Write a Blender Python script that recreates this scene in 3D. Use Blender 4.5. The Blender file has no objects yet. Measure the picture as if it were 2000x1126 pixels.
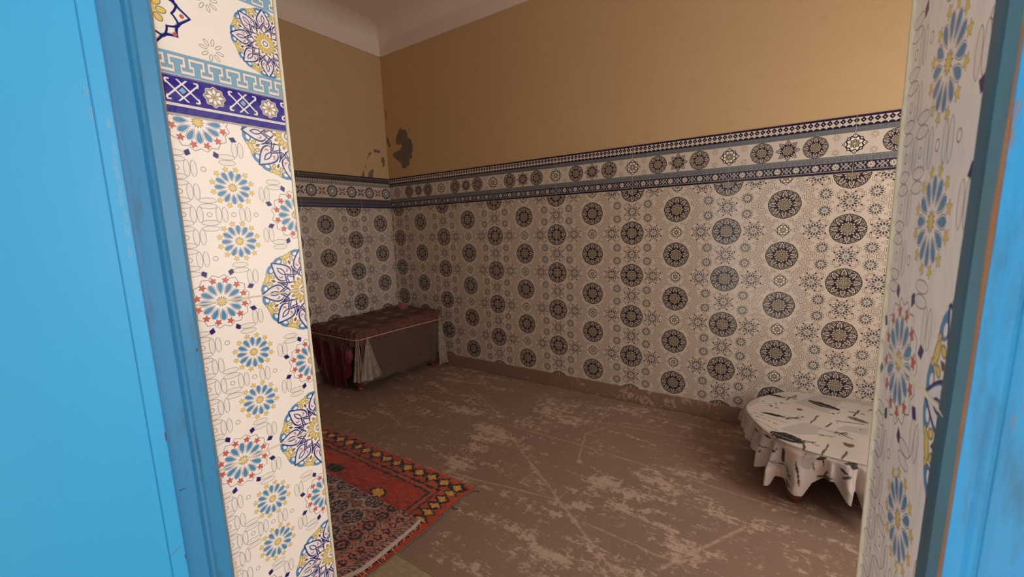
import bpy, bmesh, math, random
import numpy as np
from mathutils import Matrix, Vector, noise as mnoise
random.seed(7); np.random.seed(7)
C = bpy.context.scene.collection
S = bpy.context.scene
PI = math.pi

# ------------------------------------------------------------------ camera
cam_d = bpy.data.cameras.new('camera'); cam = bpy.data.objects.new('camera', cam_d); C.objects.link(cam)
Rv = Vector((0.8311594650059816, 0.5550152606789421, -0.03364526927305803))
Uv = Vector((-0.053495169344258145, 0.14004669248869017, 0.9886987361071156))
Fv = Vector((-0.5534547954330143, 0.8199664531774848, -0.14609176936342452))
cam.matrix_world = Matrix(((Rv.x, Uv.x, -Fv.x, 3.4669), (Rv.y, Uv.y, -Fv.y, -2.9589), (Rv.z, Uv.z, -Fv.z, 1.3299), (0, 0, 0, 1)))
cam_d.sensor_width = 36; cam_d.lens = 816.93 / 2000 * 36
cam_d.clip_start = 0.01
cam_d.dof.use_dof = True; cam_d.dof.focus_distance = 2.0; cam_d.dof.aperture_fstop = 14
S.camera = cam

# ------------------------------------------------------------------ world and lights
w = bpy.data.worlds.new('world'); S.world = w; w.use_nodes = True
bg = w.node_tree.nodes['Background']; bg.inputs[0].default_value = (1.0, 0.95, 0.915, 1); bg.inputs[1].default_value = 1.27
sun_d = bpy.data.lights.new('sun', 'SUN'); sun_d.energy = 9.5; sun_d.angle = 0.01; sun_d.color = (1, .95, .86)
sun = bpy.data.objects.new('sun', sun_d); C.objects.link(sun); sun.rotation_euler = Vector((-.50, -.35, -.79)).to_track_quat('-Z', 'Y').to_euler()
# door portal (guides the daylight sampling through the doorway)
pd = bpy.data.lights.new('doorway_portal', 'AREA'); pd.shape = 'RECTANGLE'; pd.size = .9; pd.size_y = 2.15
po = bpy.data.objects.new('doorway_portal', pd); C.objects.link(po); po.location = (3.09, -2.66, 1.08)
po.rotation_euler = (math.radians(90), 0, 0); pd.cycles.is_portal = True
# added fill lamp in a made-up window out of view, brightens the room
ad = bpy.data.lights.new('added_room_fill', 'AREA'); ad.shape = 'RECTANGLE'; ad.size = 1.3; ad.size_y = 1.5; ad.energy = 38; ad.color = (1, .92, .84)
ao = bpy.data.objects.new('added_room_fill', ad); C.objects.link(ao); ao.location = (4.97, -1.25, 1.55); ao.rotation_euler = (0, math.radians(90), 0)

S.view_settings.view_transform = 'Standard'; S.view_settings.look = 'None'
S.view_settings.exposure = 0.0; S.view_settings.gamma = 1.0; S.view_settings.use_curve_mapping = False
S.cycles.use_denoising = True
S.cycles.max_bounces = 8; S.cycles.diffuse_bounces = 6; S.cycles.glossy_bounces = 3
S.cycles.caustics_reflective = False; S.cycles.caustics_refractive = False
S.cycles.sample_clamp_indirect = 6

# ------------------------------------------------------------------ node expression helpers
class G:
    """writes math nodes from python expressions"""
    def __init__(s, mat):
        s.nt = mat.node_tree; s.n = s.nt.nodes; s.l = s.nt.links
    def m(s, op, a, b=None, c=None, clamp=False):
        nd = s.n.new('ShaderNodeMath'); nd.operation = op; nd.use_clamp = clamp
        for i, v in enumerate((a, b, c)):
            if v is None: continue
            if isinstance(v, V): v = v.s
            if isinstance(v, (int, float)): nd.inputs[i].default_value = float(v)
            else: s.l.new(v, nd.inputs[i])
        return V(s, nd.outputs[0])
    def coords(s):
        tc = s.n.new('ShaderNodeTexCoord'); sp = s.n.new('ShaderNodeSeparateXYZ'); s.l.new(tc.outputs['Object'], sp.inputs[0])
        s.tc = tc.outputs['Object']
        return [V(s, o) for o in sp.outputs]
    def mixc(s, f, a, b):
        nd = s.n.new('ShaderNodeMix'); nd.data_type = 'RGBA'
        for sock, v in ((nd.inputs[0], f), (nd.inputs[6], a), (nd.inputs[7], b)):
            if isinstance(v, V): v = v.s
            if isinstance(v, (int, float)): sock.default_value = float(v)
            elif isinstance(v, tuple): sock.default_value = (*v[:3], 1)
            else: s.l.new(v, sock)
        return nd.outputs[2]
    def noise(s, scale, detail=3, rough=.5, vec=None, dist=0):
        nd = s.n.new('ShaderNodeTexNoise'); nd.inputs['Scale'].default_value = scale; nd.inputs['Detail'].default_value = detail
        nd.inputs['Roughness'].default_value = rough; nd.inputs['Distortion'].default_value = dist
        if vec is not None: s.l.new(vec, nd.inputs['Vector'])
        return V(s, nd.outputs['Fac'])
    def vec(s, scale=(1, 1, 1), rot=(0, 0, 0), src=None):
        mp = s.n.new('ShaderNodeMapping'); mp.inputs['Scale'].default_value = scale; mp.inputs['Rotation'].default_value = rot
        if src is None:
            tc = s.n.new('ShaderNodeTexCoord'); src = tc.outputs['Object']
        s.l.new(src, mp.inputs[0]); return mp.outputs[0]
class V:
    def __init__(s, g, sock): s.g = g; s.s = sock
    def __add__(a, b): return a.g.m('ADD', a, b)
    __radd__ = __add__
    def __sub__(a, b): return a.g.m('SUBTRACT', a, b)
    def __rsub__(a, b): return a.g.m('SUBTRACT', b, a)
    def __mul__(a, b): return a.g.m('MULTIPLY', a, b)
    __rmul__ = __mul__
    def __truediv__(a, b): return a.g.m('DIVIDE', a, b)
    def __pow__(a, b): return a.g.m('POWER', a, b)
    def abs(a): return a.g.m('ABSOLUTE', a)
    def sqrt(a): return a.g.m('SQRT', a)
    def cos(a): return a.g.m('COSINE', a)
    def sin(a): return a.g.m('SINE', a)
    def __gt__(a, b): return a.g.m('GREATER_THAN', a, b)
    def __lt__(a, b): return a.g.m('LESS_THAN', a, b)
    def mn(a, b): return a.g.m('MINIMUM', a, b)
    def mx(a, b): return a.g.m('MAXIMUM', a, b)
    def fma(a, b, c): return a.g.m('MULTIPLY_ADD', a, b, c)
def sel(c, a, b):           # c ? a : b
    g = c.g; nd = g.n.new('ShaderNodeMix'); nd.data_type = 'FLOAT'
    for sock, v in ((nd.inputs[0], c), (nd.inputs[2], b), (nd.inputs[3], a)):
        if isinstance(v, V): v = v.s
        if isinstance(v, (int, float)): sock.default_value = float(v)
        else: g.l.new(v, sock)
    return V(g, nd.outputs[0])
def cov(d, w=.0005): return d.g.m('MULTIPLY_ADD', d, -1.0 / w, .5, clamp=True)
def line(d, t, w=.0005): return cov(d.abs() - t * LW, w)
def hyp(x, y): return x.g.m('SQRT', (x * x) + (y * y))
def atan2(y, x): return x.g.m('ARCTAN2', y, x)
def fold(th, n, off=0.0):   # |f| in 0..0.5 of an n-fold sector
    t = th.fma(n / (2 * PI), off)
    return (t - t.g.m('ROUND', t)).abs()
def polar(r, f, n):
    a = f * (2 * PI / n); return r * a.cos(), r * a.sin()
def rot(px, py, a):         # coordinates about the axis half-way to the next sector
    c, s = math.cos(a), math.sin(a)
    return py.fma(s, px * c), (py.fma(c, px * (-s))).abs()
def pwrap(x, p):            # |distance| to the nearest multiple of p
    t = x * (1.0 / p); return (t - t.g.m('ROUND', t)).abs() * p
def ell(x, y, a, b):        # approximate signed distance to an ellipse
    q = hyp(x * (1 / a), y * (1 / b)); k2 = hyp(x * (1 / a ** 2), y * (1 / b ** 2)) + 1e-6; return (q * (q - 1.0)) / k2

NAVY = (.018, .012, .14); BLUE = (.075, .24, .44); LBLUE = (.19, .38, .54); YEL = (.72, .53, .14); RED = (.56, .11, .08)
WHITE = (.81, .745, .70); WALLW = (.62, .545, .48); CREAM = (.80, .76, .70); BROWN = (.16, .075, .05); GREYL = (.18, .155, .14); LILAC = (.74, .70, .72)

LW = 1.0
def palette(dark):  # dark set: the room tiles' dimmer look put into the print colours
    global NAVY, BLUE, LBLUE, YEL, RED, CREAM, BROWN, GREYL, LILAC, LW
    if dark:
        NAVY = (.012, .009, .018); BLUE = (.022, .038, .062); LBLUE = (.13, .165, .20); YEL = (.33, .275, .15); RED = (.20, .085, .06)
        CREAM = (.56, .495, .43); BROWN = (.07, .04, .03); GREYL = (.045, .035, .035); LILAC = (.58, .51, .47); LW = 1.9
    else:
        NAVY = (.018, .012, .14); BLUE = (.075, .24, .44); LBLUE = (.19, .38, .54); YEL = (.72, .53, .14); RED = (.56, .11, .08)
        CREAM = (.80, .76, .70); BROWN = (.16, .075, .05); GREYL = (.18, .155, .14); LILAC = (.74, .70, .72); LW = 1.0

def medallion(g, col, x, y, R, ring=True, w=.012):
    """eight ogee petals, knotted centre, ring of scrolls"""
    X = x * (1 / R); Y = y * (1 / R); r = hyp(X, Y); th = atan2(Y, X)
    f8 = fold(th, 8); px, py = polar(r, f8, 8); mx, my = rot(px, py, PI / 8)
    def lay(mask, c):
        nonlocal col; col = g.mixc(mask, col, c)
    if ring is not False:
        rg_ = cov(((r - .83).abs() - .145 - (fold(th, 24) * .05)), w)
        if isinstance(ring, V): rg_ = rg_ * ring
        on = rg_
        lay(rg_, CREAM)
        f16 = None
        sc = ell(mx - .90, my - .235, .090, .105); sc2 = ell(mx - .865, my - .215, .038, .052)
        scm = cov(sc.mx(sc2 * -1.0), w)
        lay(on * line(sc, .013, w), GREYL); lay(on * scm, BLUE)
        cs_ = .88 if LW < 1.2 else .74
        curl = ell(mx - .90, my, .048 * cs_, .11 * cs_).mn(ell(mx - .80, my - .085, .050 * cs_, .034 * cs_)).mn(ell(mx - .93, my - .11, .028 * cs_, .03 * cs_))
        lay(on * line(curl, .014, w), GREYL); lay(on * cov(curl, w), YEL)
        br = ((mx - .75).abs() * .8 + my * 1.6 - .055); lay(on * cov(br, w), BROWN)
        if LW > 1.2: lay(on * cov((r - .975).abs() - .010 * LW, w), GREYL)
    # petals
    t = (px - .47) * (1 / .53); tc_ = t.g.m('MAXIMUM', t.g.m('MINIMUM', t, 1.0), 0.0)
    wd = (tc_ ** .5) * ((1.0 - tc_) ** 1.2) * .52
    inr = (px > .47) * (px < 1.0)
    d = py - wd
    lay(inr * cov(d - .020 * LW, w), NAVY); lay(inr * cov(d + .010 * LW, w), BLUE); lay(inr * cov(d + .010 * LW + .012, w), LILAC)
    leaf = py - (((px - .70) * (1 / .12)) ** 2.0 * -1.0 + 1.0) * .045
    leafin = ((px - .70).abs() < .13)
    lay(leafin * line(leaf, .013, w), NAVY)
    cr = ell(px - .635, py - .098, .05, .042).mx(ell(px - .655, py - .085, .038, .036) * -1.0)
    lay(cov(cr, w), RED)
    # knots
    body = (r < .62)
    l1 = (py - (px * -.72 + .43)) * .8; l2 = (py - (px * .92 - .275)) * .74
    k1 = line(l1, .015, w) * (px > .38) * (px < .60); k2 = line(l2, .016, w) * (px > .31) * (px < .56)
    k3 = line(my, .016, w) * (mx > .44) * (mx < .66)
    l4 = (py - (px * -.5 + .275)) * .9; k4 = line(l4, .013, w) * (px > .36) * (px < .54)
    lay(k1.mx(k2).mx(k3).mx(k4), NAVY)
    # centre
    lay(cov(r - .33, w), CREAM)
    f16 = fold(th, 16); cx_, cy_ = polar(r, f16, 16)
    pe = ell(cx_ - .225, cy_, .085, .034)
    lay(line(pe, .010, w), GREYL); lay(cov(pe, w), YEL); lay(line(ell(cx_ - .30, cy_, .03, .02), .008, w), BROWN)
    lay(line(r - .07, .015, w), GREYL)
    return col

def diamond(g, col, x, y, R, w=.016, bg_=CREAM):
    X = x * (1 / R); Y = y * (1 / R); r = hyp(X, Y); th = atan2(Y, X)
    f8 = fold(th, 8); f2 = f8 * 2.0
    c2 = (th * 2.0).cos(); c2 = c2 * c2
    ro = (((1.0 - f2) ** 2.0) * .20 + .72) * (c2 * .13 + .87) + .0
    ri = (f2 * .19 + .50)
    def lay(mask, c):
        nonlocal col; col = g.mixc(mask, col, c)
    lay(cov(r - ro - .035, w), NAVY); lay(cov(r - ro + .035, w), LBLUE); lay(cov(r - ro + .06, w), bg_)
    lay(line(r - ri, .035, w), NAVY)
    px, py = polar(r, f8, 8)
    lay(cov(hyp(px - .73, py) - .055, w), RED)
    pe = ell(px - .27, py, .10, .07); lay(line(pe, .022, w), GREYL); lay(cov(pe, w), YEL)
    lay(line(r - .12, .03, w), YEL)
    return col

def flower(g, col, x, y, big, w=.012, R=None):
    """twelve teardrop petals, stars between them; big ones have the zigzag and eight dark kites"""
    if R is None: R = sel(big, .0525, .0445)
    X = x / R; Y = y / R; r = hyp(X, Y); th = atan2(Y, X)
    def lay(mask, c):
        nonlocal col; col = g.mixc(mask, col, c)
    f12 = fold(th, 12); px, py = polar(r, f12, 12); mx, my = rot(px, py, PI / 12)
    t = (px - .24) * (1 / .40); tc_ = t.g.m('MAXIMUM', t.g.m('MINIMUM', t, 1.0), 0.0)
    wd = tc_ * ((1.0 - tc_) ** .5) * .255
    d = py - wd; inr = (px > .24) * (px < .655)
    lay(inr * cov(d - .012, w), GREYL); lay(inr * cov(d + .004, w), WHITE); lay(inr * cov(d + .020, w), BLUE)
    # stars
    sx = mx - .715; sr = hyp(sx, my); st = atan2(my, sx); f5 = fold(st, 5)
    rs = .106 - f5 * .125
    sc = g.mixc(big, YEL, RED)
    lay(cov(sr - rs - .014, w), GREYL); lay(cov(sr - rs, w), sc)
    lay(cov(r - (.185 - f12 * .16), w), GREYL); lay(cov(r - (.135 - f12 * .09), w), YEL)
    f16 = fold(th, 16, .5)
    zz = line(r - (.90 - f16 * .20), .011, w); lay(zz * big, GREYL)
    f8 = fold(th, 8, .5); qx, qy = polar(r, f8, 8)
    q = ((qx - 1.03).abs() * .75 + qy - .086); lay(cov(q - .016, w) * big, GREYL); lay(cov(q, w) * big, NAVY)
    return col

def new_mat(name):
    m = bpy.data.materials.new(name); m.use_nodes = True
    return m, G(m), m.node_tree.nodes['Principled BSDF']
def setc(g, b, key, v):
    if isinstance(v, V): v = v.s
    if isinstance(v, (int, float)): b.inputs[key].default_value = v
    elif isinstance(v, tuple): b.inputs[key].default_value = (*v[:3], 1)
    else: g.l.new(v, b.inputs[key])
def bump(g, b, h, strength=.3, dist=.002):
    nd = g.n.new('ShaderNodeBump'); nd.inputs['Strength'].default_value = strength; nd.inputs['Distance'].default_value = dist
    g.l.new(h.s, nd.inputs['Height']); g.l.new(nd.outputs[0], b.inputs['Normal'])

def tile_field_mat(name='printed_zellige_tile', dark=False):
    palette(dark)
    m, g, b = new_mat(name)
    x, y_, z = g.coords()
    a = pwrap(x, .6); c = pwrap(z, .3)                 # fold: one quadrant of the 60 x 30 print
    col = WHITE
    # woven ovals: pairs lying, pairs standing, small rings between
    p = .0375
    u = pwrap(x, p); v = pwrap(z, p); u2 = (p / 2 - u).abs(); v2 = (p / 2 - v).abs()
    hp = ell(u, (v2 - .0048).abs() * 1.0, .0132, .0044)
    vp = ell((u2 - .0048).abs(), v, .0044, .0132)
    dot = hyp(u, v) - .0036
    rx_ = g.m('ROUND', x * (1 / p)) * p; rz_ = g.m('ROUND', z * (1 / p)) * p
    hx_ = (g.m('ROUND', x * (1 / p) - .5) + .5) * p; hz_ = (g.m('ROUND', z * (1 / p) - .5) + .5) * p
    isH = (hp < vp); isV = (vp < hp); nd_ = (dot.mn(hp) < dot)    # nearest kind of mark
    sx_ = sel(isH, rx_, hx_); sz_ = sel(isH, hz_, rz_)
    isdot = (hyp(u, v) < .0055); sx_ = sel(isdot, rx_, sx_); sz_ = sel(isdot, rz_, sz_)
    sa = pwrap(sx_, .6); sc_ = pwrap(sz_, .3)
    free = (hyp(sa, sc_) > .097) * (hyp(sa - .3, sc_ - .15) > .097) * (hyp(sa, sc_ - .15) > .056) * (hyp(sa - .3, sc_) > .066) * (hyp(sa - .1506, sc_ - .15) > .066) * (hyp(sa - .1913, sc_ - .047) > .046)
    ov = hp.mn(vp)
    d_main = hyp(a, c); d_off = hyp(a - .3, c - .15); d_dia = hyp(a, c - .15)
    ovl = line(ov, .00042, .0004).mx(line(dot, .0005, .0004)) * free
    ovf = cov(ov, .0004) * free
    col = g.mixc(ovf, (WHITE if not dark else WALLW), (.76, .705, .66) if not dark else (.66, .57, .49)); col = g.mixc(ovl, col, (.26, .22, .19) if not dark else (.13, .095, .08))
    off = ((a * (1 / .3) + c * (1 / .15)) > 1.0)
    mx_ = sel(off, a - .3, a); my_ = sel(off, c - .15, c)
    isd = (d_dia < .05)
    # flowers
    cB = (c > .095); cA = (a > .236)
    fx = sel(cB, a - .1506, sel(cA, a - .3, a - .1913)); fy = sel(cB, c - .15, sel(cA, c, c - .047))
    big = cB.mx(cA)
    palette(dark)
    fz = (d_main > .09) * (d_off > .09)
    colf = flower(g, col, fx, fy, big)
    col = g.mixc(fz, col, colf)
    colm = medallion(g, col, mx_, my_, .0834)
    mz = (d_main < .09).mx(d_off < .09)
    col = g.mixc(mz, col, colm)
    cold = diamond(g, col, a, c - .15, .0455)
    col = g.mixc(isd, col, cold)
    setc(g, b, 'Base Color', col)
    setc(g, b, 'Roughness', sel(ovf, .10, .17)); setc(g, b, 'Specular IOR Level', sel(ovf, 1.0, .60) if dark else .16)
    n = g.noise(9, 2); bump(g, b, n, .10, .01)
    return m

def keyband(g, col, x, v, h, p, on):
    """interlocking key: x along, v 0..1 across the band"""
    u = pwrap(x, p) * (1 / p); u2 = (.5 - u).abs()
    y = v * h * (1 / p)           # in cells
    H = h / p
    def rect(ax, lo, hi, yy): return (ax.mx((yy - (lo + hi) / 2).abs() - ((hi - lo) / 2)))
    up = ((u - .13).mx(y - H * .72)).mn((u - .27).mx((y - H * .63).abs() - H * .09))
    dn = ((u2 - .06).mx(y * -1.0 + H * .34)).mn((u2 - .24).mx((y - H * .32).abs() - H * .055))
    d = up.mn(dn).mn(y - H * .09).mn((y * -1.0) + H * .88)
    c1 = g.mixc(line(d, .03, .03), (.74, .70, .66) if LW < 1.2 else (.40, .37, .34), (.25, .22, .2) if LW < 1.2 else (.08, .08, .09))
    c1 = g.mixc(cov(d, .03), c1, LBLUE)
    return g.mixc(on, col, c1)

def band_common(g, x, z, low=.0165, key=.0605, strip=.0930, key2=.2105):
    pass

def tile_band_mat(name='printed_frieze_tile', dark=False):
    palette(dark)
    WHITE = (.80, .745, .69) if not dark else WALLW
    m, g, b = new_mat(name)
    x, y_, z = g.coords()          # z 0 .. 0.298 up from the joint
    s = x.abs()
    col = WHITE
    # wide strip of medallions
    vz = z - .152
    isA = (s > .065) * (s < .20); isD = (s > .20)
    mxx = sel(isA, s - .129, s)
    strip = (z > .0945) * (z < .2110)
    cm = medallion(g, col, mxx, vz, .0590, ring=isA, w=.016)
    dz = sel(isD, 1.0, 0.0)
    cd = diamond(g, col, s - .3, vz, .0585, w=.012)
    # little rosettes
    rx = s - .22; ry = (vz.abs() - .039); rr = hyp(rx, ry); f8 = fold(atan2(ry, rx), 8, .25); qx, qy = polar(rr, f8, 8)
    ros = line(ell(qx - .0125, qy, .0055, .0022), .0005, .0004)
    cd = g.mixc(ros, cd, (.28, .24, .21))
    c0 = g.mixc(isD, cm, cd)
    col = g.mixc(strip, col, c0)
    # keys
    col = keyband(g, col, x, (z - .0605) * (1 / .0340), .0340, .02727, (z > .0605) * (z < .0945))
    col = keyband(g, col, x, (z - .2110) * (1 / .0275), .0275, .0300, (z > .2110) * (z < .2385))
    # navy band with hooked crosses and rosettes
    nb = (z > .0165) * (z < .0580)
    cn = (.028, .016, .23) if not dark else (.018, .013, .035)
    zz = z - .0372; az = zz.abs()
    X = pwrap(x, .09); F = (.045 - X).abs()
    dm = (X + az - .0105) * .7
    ln = line(dm, .0011, .0008) * (X < .02)
    l2 = line((X - az - .0100) * .7, .0011, .0008) * (X < .0235) * (az < .0145)
    l3 = line((az - X - .0100) * .7, .0011, .0008) * (az < .0165)
    hk = line(X - .0215, .0011, .0008) * (az > .0085) * (az < .0150)
    h2 = line(az - .0152, .0011, .0008) * (X > .0165) * (X < .0225)
    c1 = g.mixc(ln.mx(l2).mx(l3).mx(hk).mx(h2), cn, (.80, .76, .72) if not dark else (.42, .40, .38))
    c1 = g.mixc(cov(X + az - .0052, .0006), c1, LBLUE)
    fr = hyp(F, zz); ft = atan2(zz, F); f8b = fold(ft, 8); rb = .0165 - f8b * .006
    c1 = g.mixc(cov(fr - rb, .0006), c1, (.30, .25, .22) if not dark else (.12, .10, .08)); c1 = g.mixc(line(fr - rb, .0007, .0006), c1, (.6, .55, .5))
    fx, fy = polar(fr, f8b, 8)
    c1 = g.mixc(cov(ell(fx - .0085, fy, .0035, .0024), .0005), c1, (.82, .78, .72))
    c1 = g.mixc(cov(hyp(fx - .0128, fy) - .0011, .0005), c1, (.7, .6, .5))
    c1 = g.mixc(line(fr - .0035, .0006, .0005), c1, YEL)
    col = g.mixc(nb, col, c1)
    ns = (z < .0125); col = g.mixc(ns, col, cn)
    col = g.mixc(line(z - .0145, .0011, .0006), col, (.62, .58, .58) if not dark else (.28, .26, .27))
    col = g.mixc(line(z - .0590, .0007, .0005), col, (.05, .03, .12))
    # star row
    sb = (z > .2385) * (z < .2860); p = .0286
    U = pwrap(x, p); U2 = (p / 2 - U).abs()
    dome = hyp(U2, z - .2375) - .0150
    tul = ((U2 * 1.1 + (z - .2710).abs()) - .0150); hole = (U2 * 1.2 + (z - .2705).abs()) - .0042
    stem = (U2 - .0022).mx((z - .2800).abs() - .006)
    cs = g.mixc(cov(dome.mn(tul).mn(stem), .0008), WHITE, (.013, .009, .035)); cs = g.mixc(cov(hole, .0006), cs, (.62, .56, .45))
    cs = g.mixc(cov(hyp(U, z - .2580) - .0022, .0006), cs, (.35, .3, .25))
    col = g.mixc(sb, col, cs)
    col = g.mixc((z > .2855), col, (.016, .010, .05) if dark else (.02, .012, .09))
    setc(g, b, 'Base Color', col); setc(g, b, 'Roughness', .18); b.inputs['Specular IOR Level'].default_value = .35 if dark else .13
    n = g.noise(9, 2); bump(g, b, n, .10, .01)
    return m

def tile_band_left_mat():
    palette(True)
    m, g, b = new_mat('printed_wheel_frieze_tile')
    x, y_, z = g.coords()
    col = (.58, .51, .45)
    vz = z - .145
    # wheels every 0.2, crosses between
    X = pwrap(x, .2); r = hyp(X, vz); th = atan2(vz, X)
    D = (.02, .018, .03)
    c = g.mixc(cov(r - .050, .001), col, D); c = g.mixc(cov(r - .043, .001), c, (.50, .48, .45))
    f8 = fold(th, 8); qx, qy = polar(r, f8, 8); f12 = fold(th, 12); tx, ty = polar(r, f12, 12)
    c = g.mixc(cov(ell(tx - .053, ty, .007, .0035), .001), c, D)
    c = g.mixc(cov(ell(tx - .026, ty, .009, .003), .001), c, D); c = g.mixc(line(r - .040, .0012, .001), c, D)
    c = g.mixc(cov(r - .010, .001), c, (.8, .76, .7)); c = g.mixc(line(r - .014, .001, .001), c, D)
    # crosses
    X2 = (.1 - X); r2 = hyp(X2, vz); t2 = atan2(vz, X2); f4 = fold(t2, 4, .5); ax, ay = polar(r2, f4, 4)
    per = pwrap(x - .3, .6)   # every third one navy, others reddish
    redc = g.mixc((per < .09), (.16, .03, .03), D)
    c = g.mixc(cov(ell(ax - .026, ay, .020, .0065), .001), c, redc)
    f4b = fold(t2, 4); bx, by = polar(r2, f4b, 4)
    c = g.mixc(cov(ell(bx - .036, by - .006, .004, .003).mn(ell(bx - .02, by - .003, .007, .0016)), .001), c, redc)
    st = (z > .083) * (z < .206); col = g.mixc(st, col, c)
    # weave bands
    for lo, hi in ((.254, .281), (.055, .080)):
        on = (z > lo) * (z < hi); q = (x + (z * 1.0))
        wv = line(pwrap(q, .0165) - .004, .0022, .001).mx(line(pwrap(x - z, .0165) - .004, .0012, .001))
        cw = g.mixc(wv, (.62, .57, .45), (.07, .06, .06)); col = g.mixc(on, col, cw)
    on = (z > .247) * (z < .254); col = g.mixc(on, col, D)
    on = (z > .206) * (z < .247)
    kz = z - .206; kk = line(pwrap(x, .045), .0014, .001).mx(line(pwrap(x - .0225, .045) - .007, .0012, .001) * (kz > .010) * (kz < .03)).mx(line(kz - .012, .0012, .001))
    teeth = cov(pwrap(x, .0225) * .8 + (z * -1.0) + .2385, .001)
    ck = g.mixc(kk, (.40, .37, .35), (.12, .11, .11)); ck = g.mixc(teeth, ck, D); col = g.mixc(on, col, ck)
    on = (z > .018) * (z < .051); kk = line(pwrap(x, .026) - .006, .002, .001) * (z > .027) * (z < .045)
    ck = g.mixc(kk, (.10, .105, .16), (.025, .02, .04)); col = g.mixc(on, col, ck)
    col = g.mixc((z < .018), col, (.10, .10, .2)); col = g.mixc((z < .0125), col, (.012, .01, .035))
    for q in (.0825, .2065, .0525, .2845): col = g.mixc(line(z - q, .0012, .0008), col, (.12, .09, .05))
    col = g.mixc((z > .2855), col, D)
    setc(g, b, 'Base Color', col); setc(g, b, 'Roughness', .3)
    return m

def plaster_mat():
    m, g, b = new_mat('ochre_plaster')
    tc = g.n.new('ShaderNodeTexCoord').outputs['Object']
    n1 = g.noise(1.3, 4, .55, tc); n2 = g.noise(14, 5, .6, tc); n3 = g.noise(60, 3, .6, tc)
    c = g.mixc(n1, (.51, .345, .182), (.58, .405, .222)); c = g.mixc((n2 - .52) * 1.6, c, (.47, .305, .155))
    st = g.noise(3.2, 5, .65, g.vec((1, 1, .5), src=tc)); c = g.mixc(g.m('MULTIPLY', g.m('SUBTRACT', st, .60), 3.5, clamp=True) * .5, c, (.47, .29, .165))
    setc(g, b, 'Base Color', c); b.inputs['Roughness'].default_value = .85
    bump(g, b, n2 * .7 + n3 * .3, .25, .004)
    return m
def white_mat(name='white_limewash', col=(.80, .70, .64)):
    m, g, b = new_mat(name)
    tc = g.n.new('ShaderNodeTexCoord').outputs['Object']
    n1 = g.noise(2.5, 4, .55, tc); setc(g, b, 'Base Color', g.mixc(n1, col, tuple(c * .88 for c in col))); b.inputs['Roughness'].default_value = .9
    bump(g, b, g.noise(18, 4, .6, tc), .25, .004)
    return m
def simple(name, col, rough=.6, nscale=0, c2=None, bstr=.2, bdist=.002, stretch=(1, 1, 1), **kw):
    m, g, b = new_mat(name)
    if nscale:
        v = g.vec(stretch); n = g.noise(nscale, 4, .6, v); setc(g, b, 'Base Color', g.mixc(n, col, c2 or tuple(c * .7 for c in col)))
        bump(g, b, n, bstr, bdist)
    else: setc(g, b, 'Base Color', col)
    b.inputs['Roughness'].default_value = rough
    for k, v in kw.items(): b.inputs[k].default_value = v
    return m

def floor_mat():
    m, g, b = new_mat('worn_painted_cement')
    x, y, z = g.coords(); P = g.tc
    warp = g.noise(7, 3, .6, P)
    # long troweling streaks and worn flakes
    s1 = g.noise(5.5, 7, .68, g.vec((.55, 2.0, 1), (0, 0, math.radians(-8)), P), .5)
    s2 = g.noise(11, 7, .70, g.vec((2.2, .7, 1), (0, 0, math.radians(25)), P), .3)
    s3 = g.noise(26, 6, .72, g.vec((.8, 1.3, 1), (0, 0, 0), P), .6)
    big = g.noise(1.35, 3, .5, P)
    s4 = g.noise(75, 4, .7, g.vec((.6, 1.5, 1), (0, 0, math.radians(-10)), P), .5)
    k = s1 * .34 + s2 * .20 + s3 * .27 + s4 * .19 + (big - .5) * .14
    # patches where the paint is gone
    for (cx, cy, r) in [(2.31, -.97, .15), (2.58, -.76, .17), (3.0, -.90, .19), (3.01, -1.16, .09), (3.16, -1.25, .15), (2.75, -1.65, .24), (2.34, -1.60, .10),
                        (1.95, -1.33, .20), (1.91, -.98, .22), (2.7, -1.02, .10), (2.86, -1.15, .13), (2.64, -1.21, .12), (3.2, -.95, .14), (1.5, -.75, .22), (2.15, -.52, .2)]:
        d = hyp(x - cx, y - cy); k = k + g.m('MULTIPLY_ADD', d, -.050 / r, .050, clamp=True)
    f = g.m('MULTIPLY', k - .530, 34.0, clamp=True)
    # scratches
    def seg(ax, ay, bx, by, t=.006):
        L = math.hypot(bx - ax, by - ay); ux, uy = (bx - ax) / L, (by - ay) / L
        X = x - ax; Y = y - ay
        al = X * ux + Y * uy; ac = (Y * ux - X * uy) + (warp - .5) * .02
        d = ac.abs().mx((al - L / 2).abs() - L / 2) - t
        return cov(d, .010)
    sg = None
    for s in [(2.017, -.889, 2.57, -1.293), (2.57, -1.293, 3.0, -1.60), (1.95, -1.40, 2.57, -1.30, .004), (1.92, -.775, 2.43, -.768, .004), (2.43, -.768, 3.53, -.822, .004),
              (2.49, -.42, 3.35, -.31, .004), (2.75, -1.38, 3.12, -1.40, .004), (3.1, -1.47, 3.36, -1.04, .007), (2.51, -.47, 2.42, -.62, .004), (1.3, -.396, 1.82, -.70, .005), (.9, -.3, 3.3, -.14, .004), (2.42, -.62, 2.52, -.95, .004)]:
        q = seg(*s); sg = q if sg is None else sg.mx(q)
    sg = sg * g.m('MULTIPLY', s3 - .34, 5.0, clamp=True) * .9
    f = f.mx(sg)
    base = g.mixc(g.noise(2.2, 4, .6, P), (.225, .145, .108), (.290, .192, .146))
    pale = g.mixc(g.noise(40, 3, .6, P), (.44, .325, .25), (.54, .415, .325))
    c = g.mixc(f * .88, base, pale)
    sp = g.noise(120, 2, .6, P); c = g.mixc(g.m('MULTIPLY', sp - .68, 8.0, clamp=True) * .6, c, (.09, .05, .035))
    setc(g, b, 'Base Color', c); setc(g, b, 'Roughness', sel(f, .75, .52))
    bump(g, b, f * .5 + s3 * .6, .30, .003)
    return m

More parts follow.
